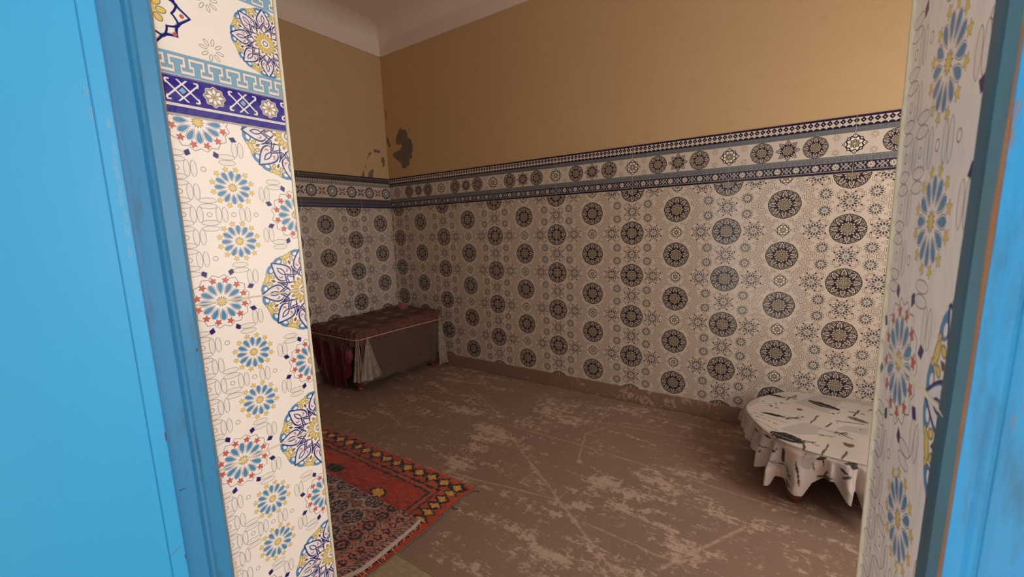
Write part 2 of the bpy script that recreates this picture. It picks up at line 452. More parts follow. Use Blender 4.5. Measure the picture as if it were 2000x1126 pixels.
def blue_mat(name, wear=.0, dirt=.0, axis_scale=(14, 14, .9), col=(.038, .41, .80), col2=(.030, .36, .72)):
    m, g, b = new_mat(name)
    tc = g.n.new('ShaderNodeTexCoord').outputs['Object']
    gr = g.noise(9, 6, .6, g.vec(axis_scale, src=tc), .4); big = g.noise(2.0, 3, .5, tc)
    c = g.mixc(big, col, col2); c = g.mixc((gr - .5) * .35, c, tuple(v * .75 for v in col2))
    if dirt:
        dn = g.noise(6, 6, .65, g.vec((8, 8, 1.2), src=tc)); c = g.mixc(g.m('MULTIPLY', dn - (.62 - dirt * .2), 4.0, clamp=True) * .75, c, (.05, .09, .12))
    if wear:
        wn = g.noise(11, 7, .7, g.vec((3, 3, .6), src=tc), .5); c = g.mixc(g.m('MULTIPLY', wn - (.70 - wear * .15), 14.0, clamp=True), c, (.30, .16, .09))
    n5 = g.noise(160, 2, .5, tc); c = g.mixc(g.m('MULTIPLY', n5 - .80, 12.0, clamp=True), c, (.05, .06, .06))
    setc(g, b, 'Base Color', c); b.inputs['Roughness'].default_value = .42
    bump(g, b, gr, .22, .001)
    return m

def attr_mat(name, rough=.9, bscale=0, sheen=0):
    m, g, b = new_mat(name)
    at = g.n.new('ShaderNodeAttribute'); at.attribute_name = 'print'
    g.l.new(at.outputs['Color'], b.inputs['Base Color']); b.inputs['Specular IOR Level'].default_value = .2; b.inputs['Roughness'].default_value = rough
    if bscale: bump(g, b, g.noise(bscale, 3, .6, g.vec()), .4, .002)
    if sheen: b.inputs['Sheen Weight'].default_value = sheen
    return m

MT_field = tile_field_mat(); MT_band = tile_band_mat(); MT_fieldw = tile_field_mat('printed_zellige_tile_dimmed', True); MT_bandw = tile_band_mat('printed_frieze_tile_dimmed', True); MT_left = tile_band_left_mat()
M_plaster = plaster_mat(); M_white = white_mat(); M_floor = floor_mat()
M_grout = simple('grout', (.50, .45, .39), .9, 40, (.38, .33, .28)); M_trim = simple('cream_tile_edge', (.70, .65, .50), .4, 30, (.60, .56, .42))
M_blue = blue_mat('blue_door_paint'); M_blue_dk = blue_mat('blue_frame_paint', wear=.1, dirt=.35, col=(.035, .26, .52), col2=(.03, .22, .45))
M_blue_w = blue_mat('weathered_blue_paint', wear=.65, dirt=.45, col=(.030, .40, .88), col2=(.025, .34, .78))
M_teal = blue_mat('grimy_shaded_teal', wear=.5, dirt=1.0, col=(.03, .16, .24), col2=(.02, .10, .16))  # side face of the post: grime, with its shade put into the dark teal
M_rawwood = simple('bare_worn_wood', (.36, .19, .09), .8, 60, (.22, .10, .05), stretch=(3, 3, .4))
M_wood = simple('varnished_turned_wood', (.19, .065, .025), .35, 12, (.10, .03, .015), stretch=(1, 1, .3))
m, g, b = new_mat('skirting_cement'); x_, y_, z_ = g.coords(); n1 = g.noise(14, 6, .7, g.tc, .4)
c_ = g.mixc(g.noise(4, 3, .6, g.tc), (.20, .122, .09), (.27, .175, .13)); f_ = g.m('MULTIPLY', n1 + g.m('MULTIPLY_ADD', (x_ - 2.6).abs(), -.14, .10, clamp=True) - .60, 24.0, clamp=True)
setc(g, b, 'Base Color', g.mixc(f_ * .8, c_, (.46, .34, .255))); b.inputs['Roughness'].default_value = .6; bump(g, b, n1, .3, .003); M_skirt = m
M_bare = simple('bare_render', (.20, .155, .135), .95, 30, (.15, .115, .098), .5, .003)
M_rim = simple('broken_paint_edge', (.60, .42, .22), .9)

# ------------------------------------------------------------------ geometry helpers
def link(name, me, mat=None, parent=None):
    o = bpy.data.objects.new(name, me); C.objects.link(o)
    if mat is not None and not me.materials: me.materials.append(mat)
    if parent is not None: o.parent = parent
    return o
def bm_obj(name, bm, mat, parent=None, smooth=False):
    me = bpy.data.meshes.new(name); bmesh.ops.recalc_face_normals(bm, faces=bm.faces); bm.to_mesh(me); bm.free()
    if smooth:
        for p in me.polygons: p.use_smooth = True
    return link(name, me, mat, parent)
def box(bm, x0, x1, y0, y1, z0, z1, bev=0):
    vs = [bm.verts.new((x, y, z)) for x in (x0, x1) for y in (y0, y1) for z in (z0, z1)]
    fs = [(0, 1, 3, 2), (4, 6, 7, 5), (0, 4, 5, 1), (2, 3, 7, 6), (0, 2, 6, 4), (1, 5, 7, 3)]
    fl = [bm.faces.new([vs[i] for i in f]) for f in fs]
    if bev:
        es = list({e for f in fl for e in f.edges}); bmesh.ops.bevel(bm, geom=es, offset=bev, segments=2, affect='EDGES')
def boxobj(name, x0, x1, y0, y1, z0, z1, mat, parent=None, bev=0):
    bm = bmesh.new(); box(bm, x0, x1, y0, y1, z0, z1, bev); return bm_obj(name, bm, mat, parent)
def struct(o): o['kind'] = 'structure'; return o
def tag(o, label, cat, group=None):
    o['label'] = label; o['category'] = cat
    if group: o['group'] = group
    return o
def empty(name, loc): o = bpy.data.objects.new(name, None); C.objects.link(o); o.location = loc; o.empty_display_size = .05; return o
def lathe(bm, prof, cx=0, cy=0, n=24):
    rings = []
    for r, z in prof: rings.append([bm.verts.new((cx + r * math.cos(2 * PI * i / n), cy + r * math.sin(2 * PI * i / n), z)) for i in range(n)])
    for a, b in zip(rings, rings[1:]):
        for i in range(n): bm.faces.new((a[i], a[(i + 1) % n], b[(i + 1) % n], b[i]))
    bm.faces.new(rings[0]); bm.faces.new(rings[-1])
def tube(bm, pts, r, n=8):
    pts = [Vector(p) for p in pts]; rings = []
    for i, p in enumerate(pts):
        t = (pts[min(i + 1, len(pts) - 1)] - pts[max(i - 1, 0)]).normalized(); a = t.orthogonal().normalized()
        if abs(t.z) < .95: a = t.cross(Vector((0, 0, 1))).normalized()
        b_ = t.cross(a); rr = r[i] if isinstance(r, (list, tuple)) else r
        rings.append([bm.verts.new(p + a * rr * math.cos(2 * PI * k / n) + b_ * rr * math.sin(2 * PI * k / n)) for k in range(n)])
    for A, B in zip(rings, rings[1:]):
        for k in range(n): bm.faces.new((A[k], A[(k + 1) % n], B[(k + 1) % n], B[k]))
    bm.faces.new(rings[0]); bm.faces.new(rings[-1])
def grid_mesh(name, P, colr, mat, parent=None, wrap=False, smooth=True):
    """P: (n,m,3) array of points; colr: (n,m,3) linear colours stored as the 'print' attribute"""
    n, m_ = P.shape[:2]
    i, j = np.meshgrid(np.arange(n - 1), np.arange(m_ if wrap else m_ - 1), indexing='ij'); j2 = (j + 1) % m_
    F = np.stack([i * m_ + j, i * m_ + j2, (i + 1) * m_ + j2, (i + 1) * m_ + j], -1).reshape(-1, 4)
    me = bpy.data.meshes.new(name); me.vertices.add(n * m_); me.vertices.foreach_set('co', P.reshape(-1).astype(np.float32))
    me.loops.add(F.size); me.loops.foreach_set('vertex_index', F.reshape(-1).astype(np.int32))
    me.polygons.add(len(F)); me.polygons.foreach_set('loop_start', np.arange(0, F.size, 4, dtype=np.int32)); me.polygons.foreach_set('loop_total', np.full(len(F), 4, np.int32))
    me.update(calc_edges=True)
    if colr is not None:
        at = me.color_attributes.new('print', 'FLOAT_COLOR', 'POINT')
        cc = np.ones((n * m_, 4), np.float32); cc[:, :3] = colr.reshape(-1, 3); at.data.foreach_set('color', cc.reshape(-1))
    if smooth: me.polygons.foreach_set('use_smooth', np.ones(len(F), bool))
    me.validate()
    return link(name, me, mat, parent)
def vnoise(X, Y, s, seed=0):     # smooth value noise 0..1
    rs = np.random.RandomState(seed); T = rs.rand(64, 64)
    x = X * s + 100; y = Y * s + 100; xi = np.floor(x).astype(int); yi = np.floor(y).astype(int); fx = x - xi; fy = y - yi
    fx = fx * fx * (3 - 2 * fx); fy = fy * fy * (3 - 2 * fy)
    a = T[xi % 64, yi % 64]; b = T[(xi + 1) % 64, yi % 64]; c = T[xi % 64, (yi + 1) % 64]; d = T[(xi + 1) % 64, (yi + 1) % 64]
    return (a * (1 - fx) + b * fx) * (1 - fy) + (c * (1 - fx) + d * fx) * fy

# ------------------------------------------------------------------ room shell
RX = 5.0; RY = -2.49; ZB = 1.555; ZP = 3.014; ZC = 3.22; T_ = .008
floor = struct(boxobj('floor', -.2, RX + .2, -2.75, .2, -.1, 0, M_floor))
cw_m = simple('bounce_wall_white', (.86, .81, .75), .9)
bm = bmesh.new(); box(bm, .6, 2.2, -5.7, -5.5, -.02, 2.7); box(bm, 2.78, 7, -5.7, -5.5, -.02, 2.7); box(bm, 2.2, 2.78, -5.7, -5.5, 1.95, 2.7)
struct(bm_obj('wall_added_backdrop', bm, simple('added_backdrop_brown', (.24, .20, .17), .9)))  # unseen wall, added dark with a bright gate to shape the tile glare
struct(boxobj('wall_added_bounce', .4, .6, -5.7, -2.74, -.02, 2.7, cw_m))  # unseen white wall added to bounce sun onto the right reveal
ground = struct(boxobj('courtyard_floor', -1, 7, -8, -2.75, -.12, -.02, simple('courtyard_cement', (.66, .61, .55), .8, 6, (.56, .51, .46))))
wall_back = struct(boxobj('wall_back', -.2, RX + .2, T_, .25, 0, ZP, M_plaster))
wall_left = struct(boxobj('wall_left', -.25, -T_, RY - .25, T_, 0, ZP, M_plaster))
# unseen right-hand wall; its window opening is added for room light
bm = bmesh.new()
for a in ((RX, RX + .25, RY, 0, 0, .8), (RX, RX + .25, RY, 0, 2.3, ZP), (RX, RX + .25, RY, -1.9, .8, 2.3), (RX, RX + .25, -.6, 0, .8, 2.3)): box(bm, *a)
wall_right = struct(bm_obj('wall_right', bm, M_plaster))
bm = bmesh.new(); box(bm, RX + .10, RX + .14, -1.9, -.6, .8, .84); box(bm, RX + .10, RX + .14, -1.9, -.6, 2.26, 2.3); box(bm, RX + .10, RX + .14, -1.9, -1.86, .8, 2.3); box(bm, RX + .10, RX + .14, -.64, -.6, .8, 2.3); box(bm, RX + .10, RX + .14, -1.27, -1.23, .8, 2.3)
win = struct(bm_obj('window_added_1', bm, M_blue))  # added window, put in with the fill lamp to brighten the room
# front wall: left pier, right pier, lintel
DL = 2.638; DR = 3.5375
bm = bmesh.new()
box(bm, -.2, DL - T_, -2.74, RY, 0, ZP); box(bm, DR + T_ + .004, 3.66, -2.645, RY, 0, ZP); box(bm, 3.66, RX + .25, -2.74, RY, 0, ZP); box(bm, DL - T_, 3.66, -2.74, RY, 2.2, ZP)
wall_front = struct(bm_obj('wall_front', bm, M_plaster))
# white cornice: a plain upright strip that rounds into the ceiling
def cornice(nm, p0, p1, nrm):
    bm = bmesh.new(); prof = [(.004, ZP), (.004, ZP + .11)]
    R_ = .20
    for k in range(1, 9):
        a = k / 8 * PI / 2; prof.append((.004 + R_ * (1 - math.cos(a)), ZP + .11 + R_ * .55 * math.sin(a)))
    prof += [(.3, ZP + .24), (-.2, ZP + .24), (-.2, ZP)]
    rows = []
    for p in (p0, p1): rows.append([bm.verts.new((p[0] + nrm[0] * d, p[1] + nrm[1] * d, z)) for d, z in prof])
    n = len(prof)
    for k in range(n): bm.faces.new((rows[0][k], rows[0][(k + 1) % n], rows[1][(k + 1) % n], rows[1][k]))
    bm.faces.new(rows[0]); bm.faces.new(rows[1])
    o = struct(bm_obj(nm, bm, M_white)); return o
cornice('trim_1', (-.2, 0), (RX + .2, 0), (0, -1)); cornice('trim_2', (0, .2), (0, RY - .2), (1, 0))
cornice('trim_3', (-.2, RY), (RX + .2, RY), (0, 1)); cornice('trim_4', (RX, .2), (RX, RY - .2), (-1, 0))
ceiling = struct(boxobj('ceiling', -.25, RX + .25, -2.74, .25, ZP + .218, ZP + .4, M_white))
# skirting
bm = bmesh.new()
box(bm, 0, RX, -.012, T_, 0, .108, .004); struct(bm_obj('baseboard_back', bm, M_skirt))
bm = bmesh.new(); box(bm, -T_, .012, RY, 0, 0, .108, .004); struct(bm_obj('baseboard_left', bm, M_skirt))

# tiles -----------------------------------------------------------
G_ = .0009
def tile_mesh(x0, x1, z0, z1, mat, e=.0007, x1t=None):
    """front face at y=0, pattern origin at the local origin, thin chamfer; 10 faces"""
    bm = bmesh.new()
    xt = x1 if x1t is None else x1t
    a = [bm.verts.new(v) for v in ((x0 + e, 0, z0 + e), (x1 - e, 0, z0 + e), (xt - e, 0, z1 - e), (x0 + e, 0, z1 - e))]
    b_ = [bm.verts.new(v) for v in ((x0, e, z0), (x1, e, z0), (xt, e, z1), (x0, e, z1))]
    c = [bm.verts.new(v) for v in ((x0, T_, z0), (x1, T_, z0), (xt, T_, z1), (x0, T_, z1))]
    bm.faces.new(a[::1]); bm.faces.new(c[::-1])
    for A, B in ((a, b_), (b_, c)):
        for i in range(4): bm.faces.new((A[i], B[i], B[(i + 1) % 4], A[(i + 1) % 4]))
    me = bpy.data.meshes.new('tile'); bmesh.ops.recalc_face_normals(bm, faces=bm.faces); bm.to_mesh(me); bm.free(); me.materials.append(mat)
    return me
cache = {}
def add_tile(parent, loc, rz, x0, x1, z0, z1, mat, name='tile', x1t=None):
    if x1 - x0 < .004 or z1 - z0 < .004: return
    k = (round(x0, 4), round(x1, 4), round(z0, 4), round(z1, 4), mat.name, x1t)
    if k not in cache: cache[k] = tile_mesh(x0 + G_, x1 - G_, z0 + G_, z1 - G_, mat, x1t=x1t)
    o = bpy.data.objects.new(name, cache[k]); C.objects.link(o); o.parent = parent; o.location = loc; o.rotation_euler = (0, 0, rz)
# back wall
for n in range(-2, 8):
    cx = .7116 + .6 * n + .3; x0 = max(-.3, -cx); x1 = min(.3, RX - cx)
    for k in range(5):
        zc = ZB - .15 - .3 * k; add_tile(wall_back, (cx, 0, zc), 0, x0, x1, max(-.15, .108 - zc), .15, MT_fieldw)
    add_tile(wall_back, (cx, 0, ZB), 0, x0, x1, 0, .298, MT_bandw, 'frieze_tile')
# left wall (front faces +x): local x -> +y
for n in range(0, 5):
    cy = -.1472 - .6 * n; x0 = max(-.3, RY - cy); x1 = min(.3, 0 - cy)
    for k in range(5):
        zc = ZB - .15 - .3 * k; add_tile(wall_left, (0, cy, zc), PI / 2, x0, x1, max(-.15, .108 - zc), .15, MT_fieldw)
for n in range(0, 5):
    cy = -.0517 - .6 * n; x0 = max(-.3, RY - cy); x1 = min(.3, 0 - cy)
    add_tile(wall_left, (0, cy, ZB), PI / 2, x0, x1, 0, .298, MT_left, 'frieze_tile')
# left door reveal (faces +x) from y=-2.49 to -2.70
ZJ = 1.5174
for k in range(-1, 5):
    zc = ZJ - .15 - .3 * k
    if k == -1: continue
    cy = -2.793; add_tile(wall_front, (DL, cy, zc), PI / 2, -2.706 - cy, .3, max(-.15, .004 - zc), .15 + (.0075 if k == 0 else 0), MT_field)
    cy = -2.193
cy = -2.387
add_tile(wall_front, (DL, cy, ZJ + .0085), PI / 2, -2.687 - cy, RY - .003 - cy, 0, .298, MT_band, 'frieze_tile')
add_tile(wall_front, (DL, -2.987, ZJ + .0085), PI / 2, .3, -2.706 + 2.987, 0, .298, MT_band, 'frieze_tile')
# right door reveal (faces -x)
ang = math.atan2(.192, -.006)      # direction from (3.541,-2.68) to (3.535,-2.488)
for k in range(-1, 5):
    zc = 1.221 - .15 - .3 * k
    cy = -2.399; cx = 3.5415 - .0312 * (cy + 2.699)
    # local +x runs toward -y for a face that looks to -x
    xe_ = [.2585 - float(np.interp(q, [1.05, 1.12, 1.42, 1.5], [.004, .0, -.0165, -.021])) for q in (max(zc - .15, 0), zc + .15)]
    add_tile(wall_front, (cx, cy, zc), -PI / 2 + .0312, .0885, xe_[0], max(-.15, .004 - zc), .15, MT_field, x1t=xe_[1])
boxobj('grout_bed', 0, RX, .0006, T_ - .0005, .108, ZB + .297, M_grout, wall_back)
boxobj('grout_bed', -T_ + .0005, -.0006, RY, 0, .108, ZB + .297, M_grout, wall_left)
boxobj('grout_bed', DL - T_ + .0005, DL - .0003, -2.704, RY - .003, .003, ZJ + .30, M_grout, wall_front)
M_bead = simple('cream_joint_filler', (.62, .52, .38), .7, 60, (.72, .64, .52))
for k in range(-1, 6):      # smeared joint filler between the reveal tiles
    if k > 0:
        bm = bmesh.new(); tube(bm, [(DL - .0002, yy, ZJ - .3 * k + random.uniform(-.0003, .0003)) for yy in np.linspace(-2.703, RY - .004, 14)], [.0019 + random.uniform(-.0003, .0004) for _ in range(14)], 6); bm_obj('joint_filler', bm, M_bead, wall_front)
    if -1 < k < 5:
        bm = bmesh.new(); tube(bm, [(3.5415 - .0312 * (yy + 2.699) + .0002, yy, 1.221 - .3 * k + (.0006 if i_ % 2 else 0)) for i_, yy in enumerate(np.linspace(-2.656, RY - .004, 12))], .0019, 6); bm_obj('joint_filler', bm, M_bead, wall_front)
# cream tile trim strips on the room-side corners of the reveals
t = boxobj('edge_strip', DL - .007, DL + .0015, RY - .0035, RY + .002, 0, 2.2, M_trim, wall_front, .0006)
t = boxobj('edge_strip', 3.5335, 3.5435, RY - .004, RY + .002, 0, 2.2, M_trim, wall_front, .0006)

# bare plaster patches where the paint has flaked
def patch(poly, wall, side):
    poly = [(a, b + ZB) for a, b in poly]
    # roughen the outline
    out = []
    for i in range(len(poly)):
        a = Vector(poly[i]); b_ = Vector(poly[(i + 1) % len(poly)]); n = max(1, int((b_ - a).length / .012))
        for k in range(n):
            p = a.lerp(b_, k / n); out.append(p + Vector((random.uniform(-.0025, .0025), random.uniform(-.0025, .0025))))
    for grow, th, mat, nm in ((1, .0012, M_rim, 'flaked_paint_rim'), (0, .0022, M_bare, 'bare_plaster_patch')):
        c = sum(out, Vector((0, 0))) / len(out); bm = bmesh.new(); pts = []
        for p in out:
            q = p + (p - c).normalized() * .0035 * grow
            pts.append((q.x, T_ - th, q.y) if side == 'b' else (-T_ + th, q.x, q.y))
        vs = [bm.verts.new(p) for p in pts]; f = bm.faces.new(vs)
        r = bmesh.ops.extrude_face_region(bm, geom=[f]); d = (0, .003, 0) if side == 'b' else (-.003, 0, 0)
        bmesh.ops.translate(bm, verts=[v for v in r['geom'] if isinstance(v, bmesh.types.BMVert)], vec=d)
        bmesh.ops.triangulate(bm, faces=[f_ for f_ in bm.faces if len(f_.verts) > 4])
        bm_obj(nm, bm, mat, wall)
patch([(.212, .772), (.238, .746), (.286, .739), (.307, .701), (.31, .662), (.351, .637), (.371, .584), (.366, .541), (.348, .505), (.354, .472), (.313, .445), (.304, .407), (.249, .377), (.2, .385), (.195, .432), (.149, .463), (.121, .48), (.075, .524), (.108, .547), (.179, .558), (.221, .585), (.209, .618), (.165, .611), (.133, .642), (.143, .686), (.173, .72)], wall_back, 'b')
patch([(.004, .705), (.033, .694), (.06, .605), (.033, .606), (.009, .658)], wall_back, 'b')
patch([(.015, .977), (.028, .962), (.032, .89), (.023, .888)], wall_back, 'b')
patch([(.324, .736), (.352, .734), (.335, .713)], wall_back, 'b')
for q in ([(-.151, .574), (-.119, .571), (-.07, .565), (-.086, .539), (-.154, .544)], [(-.212, .534), (-.179, .538), (-.197, .517), (-.224, .494), (-.245, .466)],
          [(-.068, .499), (-.042, .509), (-.025, .471), (-.042, .415), (-.068, .406), (-.056, .447), (-.076, .465)], [(-.239, .339), (-.195, .381), (-.174, .377), (-.192, .297), (-.244, .293)],
          [(-.293, .353), (-.287, .296), (-.236, .294), (-.33, .293)], [(-.277, .399), (-.264, .407), (-.266, .388), (-.279, .379)]): patch(q, wall_left, 'l')
bm = bmesh.new()
tube(bm, [(-T_ + .0005, y, z + ZB) for y, z in [(-.154, .60), (-.152, .57), (-.20, .53), (-.245, .47), (-.262, .42), (-.272, .39), (-.290, .34)]], .0012, 5)
bm_obj('crack', bm, M_bare, wall_left)

# ------------------------------------------------------------------ door frame and door leaf on the left
def prism(bm, prof, z0, z1, lean=0.0):
    """closed XY outline pulled up; lean moves y with height"""
    lo = [bm.verts.new((x, y, z0)) for x, y in prof]; hi = [bm.verts.new((x, y + lean * (z1 - z0), z1)) for x, y in prof]; n = len(prof)
    for i in range(n): bm.faces.new((lo[i], lo[(i + 1) % n], hi[(i + 1) % n], hi[i]))
    bm.faces.new(lo[::-1]); bm.faces.new(hi)
fr = struct(boxobj('trim_5', 2.55, 2.643, -2.80, -2.745, 0, 2.25, M_blue_dk))
bm = bmesh.new()
prof = [(2.60, -2.686), (2.644, -2.686), (2.649, -2.688), (2.652, -2.692), (2.656, -2.712), (2.659, -2.715), (2.662, -2.7175), (2.659, -2.7205), (2.653, -2.724), (2.650, -2.745), (2.649, -2.77), (2.60, -2.77)]
prism(bm, prof, 0, 2.22); bm_obj('frame_post', bm, M_blue_dk, fr)
bm = bmesh.new()   # brown strip: shadow gap between frame and tiles put into colour
pts = []; z = 0
while z < 2.2: pts.append((2.6425 + random.uniform(-.0006, .0006), -2.6855, z)); z += .02
tube(bm, pts, .0022, 6); bm_obj('shadow_gap', bm, simple('shadow_gap_brown', (.22, .16, .12), .9, 50, (.35, .25, .16)), fr)
bm = bmesh.new(); bmesh.ops.create_uvsphere(bm, u_segments=14, v_segments=10, radius=1)
for v in bm.verts: v.co = Vector((2.6405 + v.co.x * .0035, -2.6835 + v.co.y * .0045, .715 + v.co.z * .030 * (1 + .3 * mnoise.noise(v.co * 2))))
bm_obj('filler_lump', bm, M_bead, wall_front, True)
# small chips and hinge marks on the frame
def chip(x, y, z, sy, sz, mat, parent, thick=.0006, face='x'):
    bm = bmesh.new(); n = 9
    ring = [(math.cos(2 * PI * k / n) * sy * random.uniform(.6, 1.1), math.sin(2 * PI * k / n) * sz * random.uniform(.6, 1.1)) for k in range(n)]
    a = [bm.verts.new((x + thick, y + u, z + v) if face == 'x' else (x + u, y - thick, z + v)) for u, v in ring]
    b_ = [bm.verts.new((x - .001, y + u * 1.1, z + v * 1.1) if face == 'x' else (x + u * 1.1, y + .001, z + v * 1.1)) for u, v in ring]
    bm.faces.new(a); bm.faces.new(b_[::-1])
    for k in range(n): bm.faces.new((a[k], a[(k + 1) % n], b_[(k + 1) % n], b_[k]))
    bm_obj('paint_chip', bm, mat, parent)
M_chip = simple('old_brown_underpaint', (.13, .05, .035), .8)
chip(2.6500, -2.7445, .635, .0035, .012, M_chip, fr); chip(2.6500, -2.7450, .70, .002, .005, M_chip, fr); chip(2.6575, -2.7135, .66, .001, .004, M_rawwood, fr)
chip(2.6520, -2.694, 1.145, .002, .004, M_chip, fr); chip(2.6495, -2.689, .61, .002, .007, M_rawwood, fr)
bm = bmesh.new(); box(bm, 2.6495, 2.6512, -2.7455, -2.7300, .9195, .9205); box(bm, 2.6495, 2.6512, -2.7300, -2.7290, .83, .9205)
bm_obj('hinge_outline', bm, simple('dark_groove', (.02, .05, .08), .8), fr)
# leaf, opened outward, standing parallel to the reveal
door = struct(boxobj('door_1', 2.610, 2.640, -3.02, -2.757, .01, 2.19, M_blue))
boxobj('hinge_stile', 2.638, 2.660, -2.7732, -2.7530, .012, 2.188, M_blue, door, .0012)
boxobj('plank', 2.638, 2.6598, -2.966, -2.7737, .012, 2.188, M_blue, door, .0006)
boxobj('plank', 2.638, 2.6596, -3.018, -2.9668, .012, 2.188, M_blue, door, .0006)
for z in (.60, .66, .74, .52, 1.02, .81):
    chip(2.6602, -2.7535, z, .0009, random.uniform(.003, .008), M_chip, door)
bm = bmesh.new()    # raised paint ridges over the stile, and the brushed nicks near the top
for z, a, b_ in ((1.34, -2.757, -2.766), (1.36, -2.756, -2.763), (1.385, -2.758, -2.764), (1.40, -2.757, -2.763), (1.42, -2.757, -2.7635), (1.435, -2.758, -2.765), (1.455, -2.756, -2.761), (1.49, -2.758, -2.761), (1.31, -2.758, -2.762), (1.50, -2.774, -2.776), (1.53, -2.776, -2.7775)):
    for k in range(3): tube(bm, [(2.6601, a - k * .0015, z + k * .002 + .008), (2.6601, a - k * .0015 - .0008, z - .006)], .00035, 4)
bm_obj('brush_mark', bm, simple('pale_blue_scrape', (.25, .52, .72), .5), door)
bm = bmesh.new(); tube(bm, [(2.6602, -2.757, .832), (2.6602, -2.764, .829), (2.6602, -2.772, .824)], .0006, 4); bm_obj('paint_crack', bm, simple('crack_grey', (.12, .2, .25), .8), door)

# ------------------------------------------------------------------ right-hand door post, very close to the camera
fr2 = struct(boxobj('trim_6', 3.575, 3.66, -2.668, -2.655, 0, 2.25, M_blue_w))
def shear_obj(nm, prof, mat, lean):      # the old post is bowed: it leans within its middle third
    bm = bmesh.new(); n = len(prof); rings = []
    for z in [0, 1.05] + [1.05 + .03 * k for k in range(1, 16)] + [2.22]:
        o_ = float(np.interp(z, [1.05, 1.12, 1.42, 1.5], [.004, .0, -.0165, -.021])); jt = (mnoise.noise(Vector((z * 14, len(nm), 0))) * .0006)
        rings.append([bm.verts.new((x + (jt if i_ < 6 else 0), y + o_, z)) for i_, (x, y) in enumerate(prof)])
    for A, B in zip(rings, rings[1:]):
        for i in range(n): bm.faces.new((A[i], A[(i + 1) % n], B[(i + 1) % n], B[i]))
    bm.faces.new(rings[0]); bm.faces.new(rings[-1]); return bm_obj(nm, bm, mat, fr2)
shear_obj('frame_reveal', [(3.556, -2.640), (3.5386, -2.641), (3.5385, -2.655), (3.5389, -2.6582), (3.5431, -2.6605), (3.556, -2.6607)], M_teal, 0)
shear_obj('worn_edge', [(3.5420, -2.6592), (3.5430, -2.6607), (3.5443, -2.6615), (3.556, -2.6617), (3.556, -2.6595)], M_rawwood, 0)
shear_obj('frame_post', [(3.5438, -2.6603), (3.5441, -2.6621), (3.5470, -2.6630), (3.5500, -2.6634), (3.5520, -2.6650), (3.5535, -2.6657), (3.5552, -2.6650), (3.5565, -2.6632), (3.5600, -2.6625), (3.6400, -2.6650), (3.6400, -2.6500), (3.56, -2.650)], M_blue_w, 0)

# ------------------------------------------------------------------ rugs and mat
def poly_d(X, Y, cx, cy, a): return np.abs(X - cx) / a + np.abs(Y - cy) / a
# red shag rug
st = .0045; xs = np.arange(.55, 2.165, st); ys = np.arange(-2.42, -1.438, st); X, Y = np.meshgrid(xs, ys, indexing='ij')
wob = (vnoise(X, Y, 9, 1) - .5) * .012; wob2 = (vnoise(X, Y, 60, 2) - .5) * .012; wob3 = (vnoise(X, Y, 60, 12) - .5) * .012
xe = 2.160 + (vnoise(X * 0, Y, 6, 3) - .5) * .03; XX = X * 1.0
U = (2.160 - X) + wob2 + wob * .4; Vv = (-1.440 - Y) + wob3 + wob * .4
red = np.array((.48, .062, .014)); red2 = np.array((.36, .036, .010)); col = red + (red2 - red) * vnoise(X, Y, 8, 4)[..., None]
def put(mask, c):
    col[mask] = np.array(c) * 1.0
inner = (U > .155) & (Vv > .155)
col[inner] = (np.array((.40, .038, .012)) + (np.array((.28, .022, .009)) - np.array((.40, .038, .012))) * vnoise(X, Y, 12, 5)[..., None])[inner]
gr = (.020, .028, .016)
for d0 in (.122, .157):
    put(((np.abs(np.minimum(U, Vv) - d0) < .007)), gr)
dk = (.020, .008, .022); ye = (.62, .33, .050)
cs = [(2.10 - .092 * k, -1.500) for k in range(0, 16)] + [(2.103, -1.500 - .053 * k) for k in range(0, 17)]
# far border: zigzag of dark diamonds round yellow ones
for k in range(0, 17):
    cx = 2.100 - .090 * k; q = np.abs(X + wob2 - cx) / .052 + np.abs(Y + wob3 + 1.500) / .050
    put((q < 1.0) & (q > .58), dk); put(q < .58, ye)
    for sgn in (-1, 1): put((np.abs(X + wob2 - cx - sgn * .045) < .008) & (np.abs(Y + wob3 + 1.500) < .022), dk)
for k in range(1, 17):
    cy = -1.500 - .053 * k; q = np.abs(X + wob2 - 2.100) / .052 + np.abs(Y + wob3 - cy) / .034
    put((q < 1.0) & (q > .60), dk); put(q < .62, ye)
# field motifs
q = np.hypot((X - 1.385) / .065, (Y + 1.715) / .04) + wob * 14; put(q < 1, (.012, .014, .014))
for (cx, cy) in ((1.775, -1.735), (1.30, -2.0)):
    q = np.maximum(np.abs(X - cx + wob2) / .055, np.abs(Y - cy + wob3) / .032); q2 = np.abs(X - cx) / .05 + np.abs(Y - cy) / .04
    put((q < 1) & (q2 < 1.25), dk); put(np.minimum(q, q2 * .8) < .62, ye)
zz = .016 + (np.random.rand(*X.shape) - .5) * .005 + (vnoise(X, Y, 40, 6) - .5) * .006 + (vnoise(X, Y, 5, 7) - .5) * .005
col *= (.80 + .40 * np.random.rand(*X.shape))[..., None]
XR = X + (np.random.rand(*X.shape) - .5) * .003; YR = Y + (np.random.rand(*X.shape) - .5) * .003
edge = (X > 2.10); XR = XR + np.clip((X - 2.0) / .16, 0, 1) * (vnoise(X * 0, Y, 5, 3) - .5) * .03
YR = YR + np.clip((Y + 1.60) / .16, 0, 1) * (vnoise(X, Y * 0, 5, 9) - .5) * .022
drop = (X > xs[-2]) | (Y > ys[-2]); zz[drop] = .002
red_rug = empty('red_rug', (0, 0, 0)); tag(red_rug, 'red shag pile rug with yellow diamond border, lying under the patterned flat rug', 'rug')
grid_mesh('pile', np.stack([XR, YR, zz], -1), col, attr_mat('red_wool_pile', .95, 0, .3), red_rug, smooth=False)
bm = bmesh.new(); box(bm, .56, 2.150, -2.415, -1.452, .0005, .010); bm_obj('backing', bm, simple('rug_backing', (.16, .11, .08), .95), red_rug)
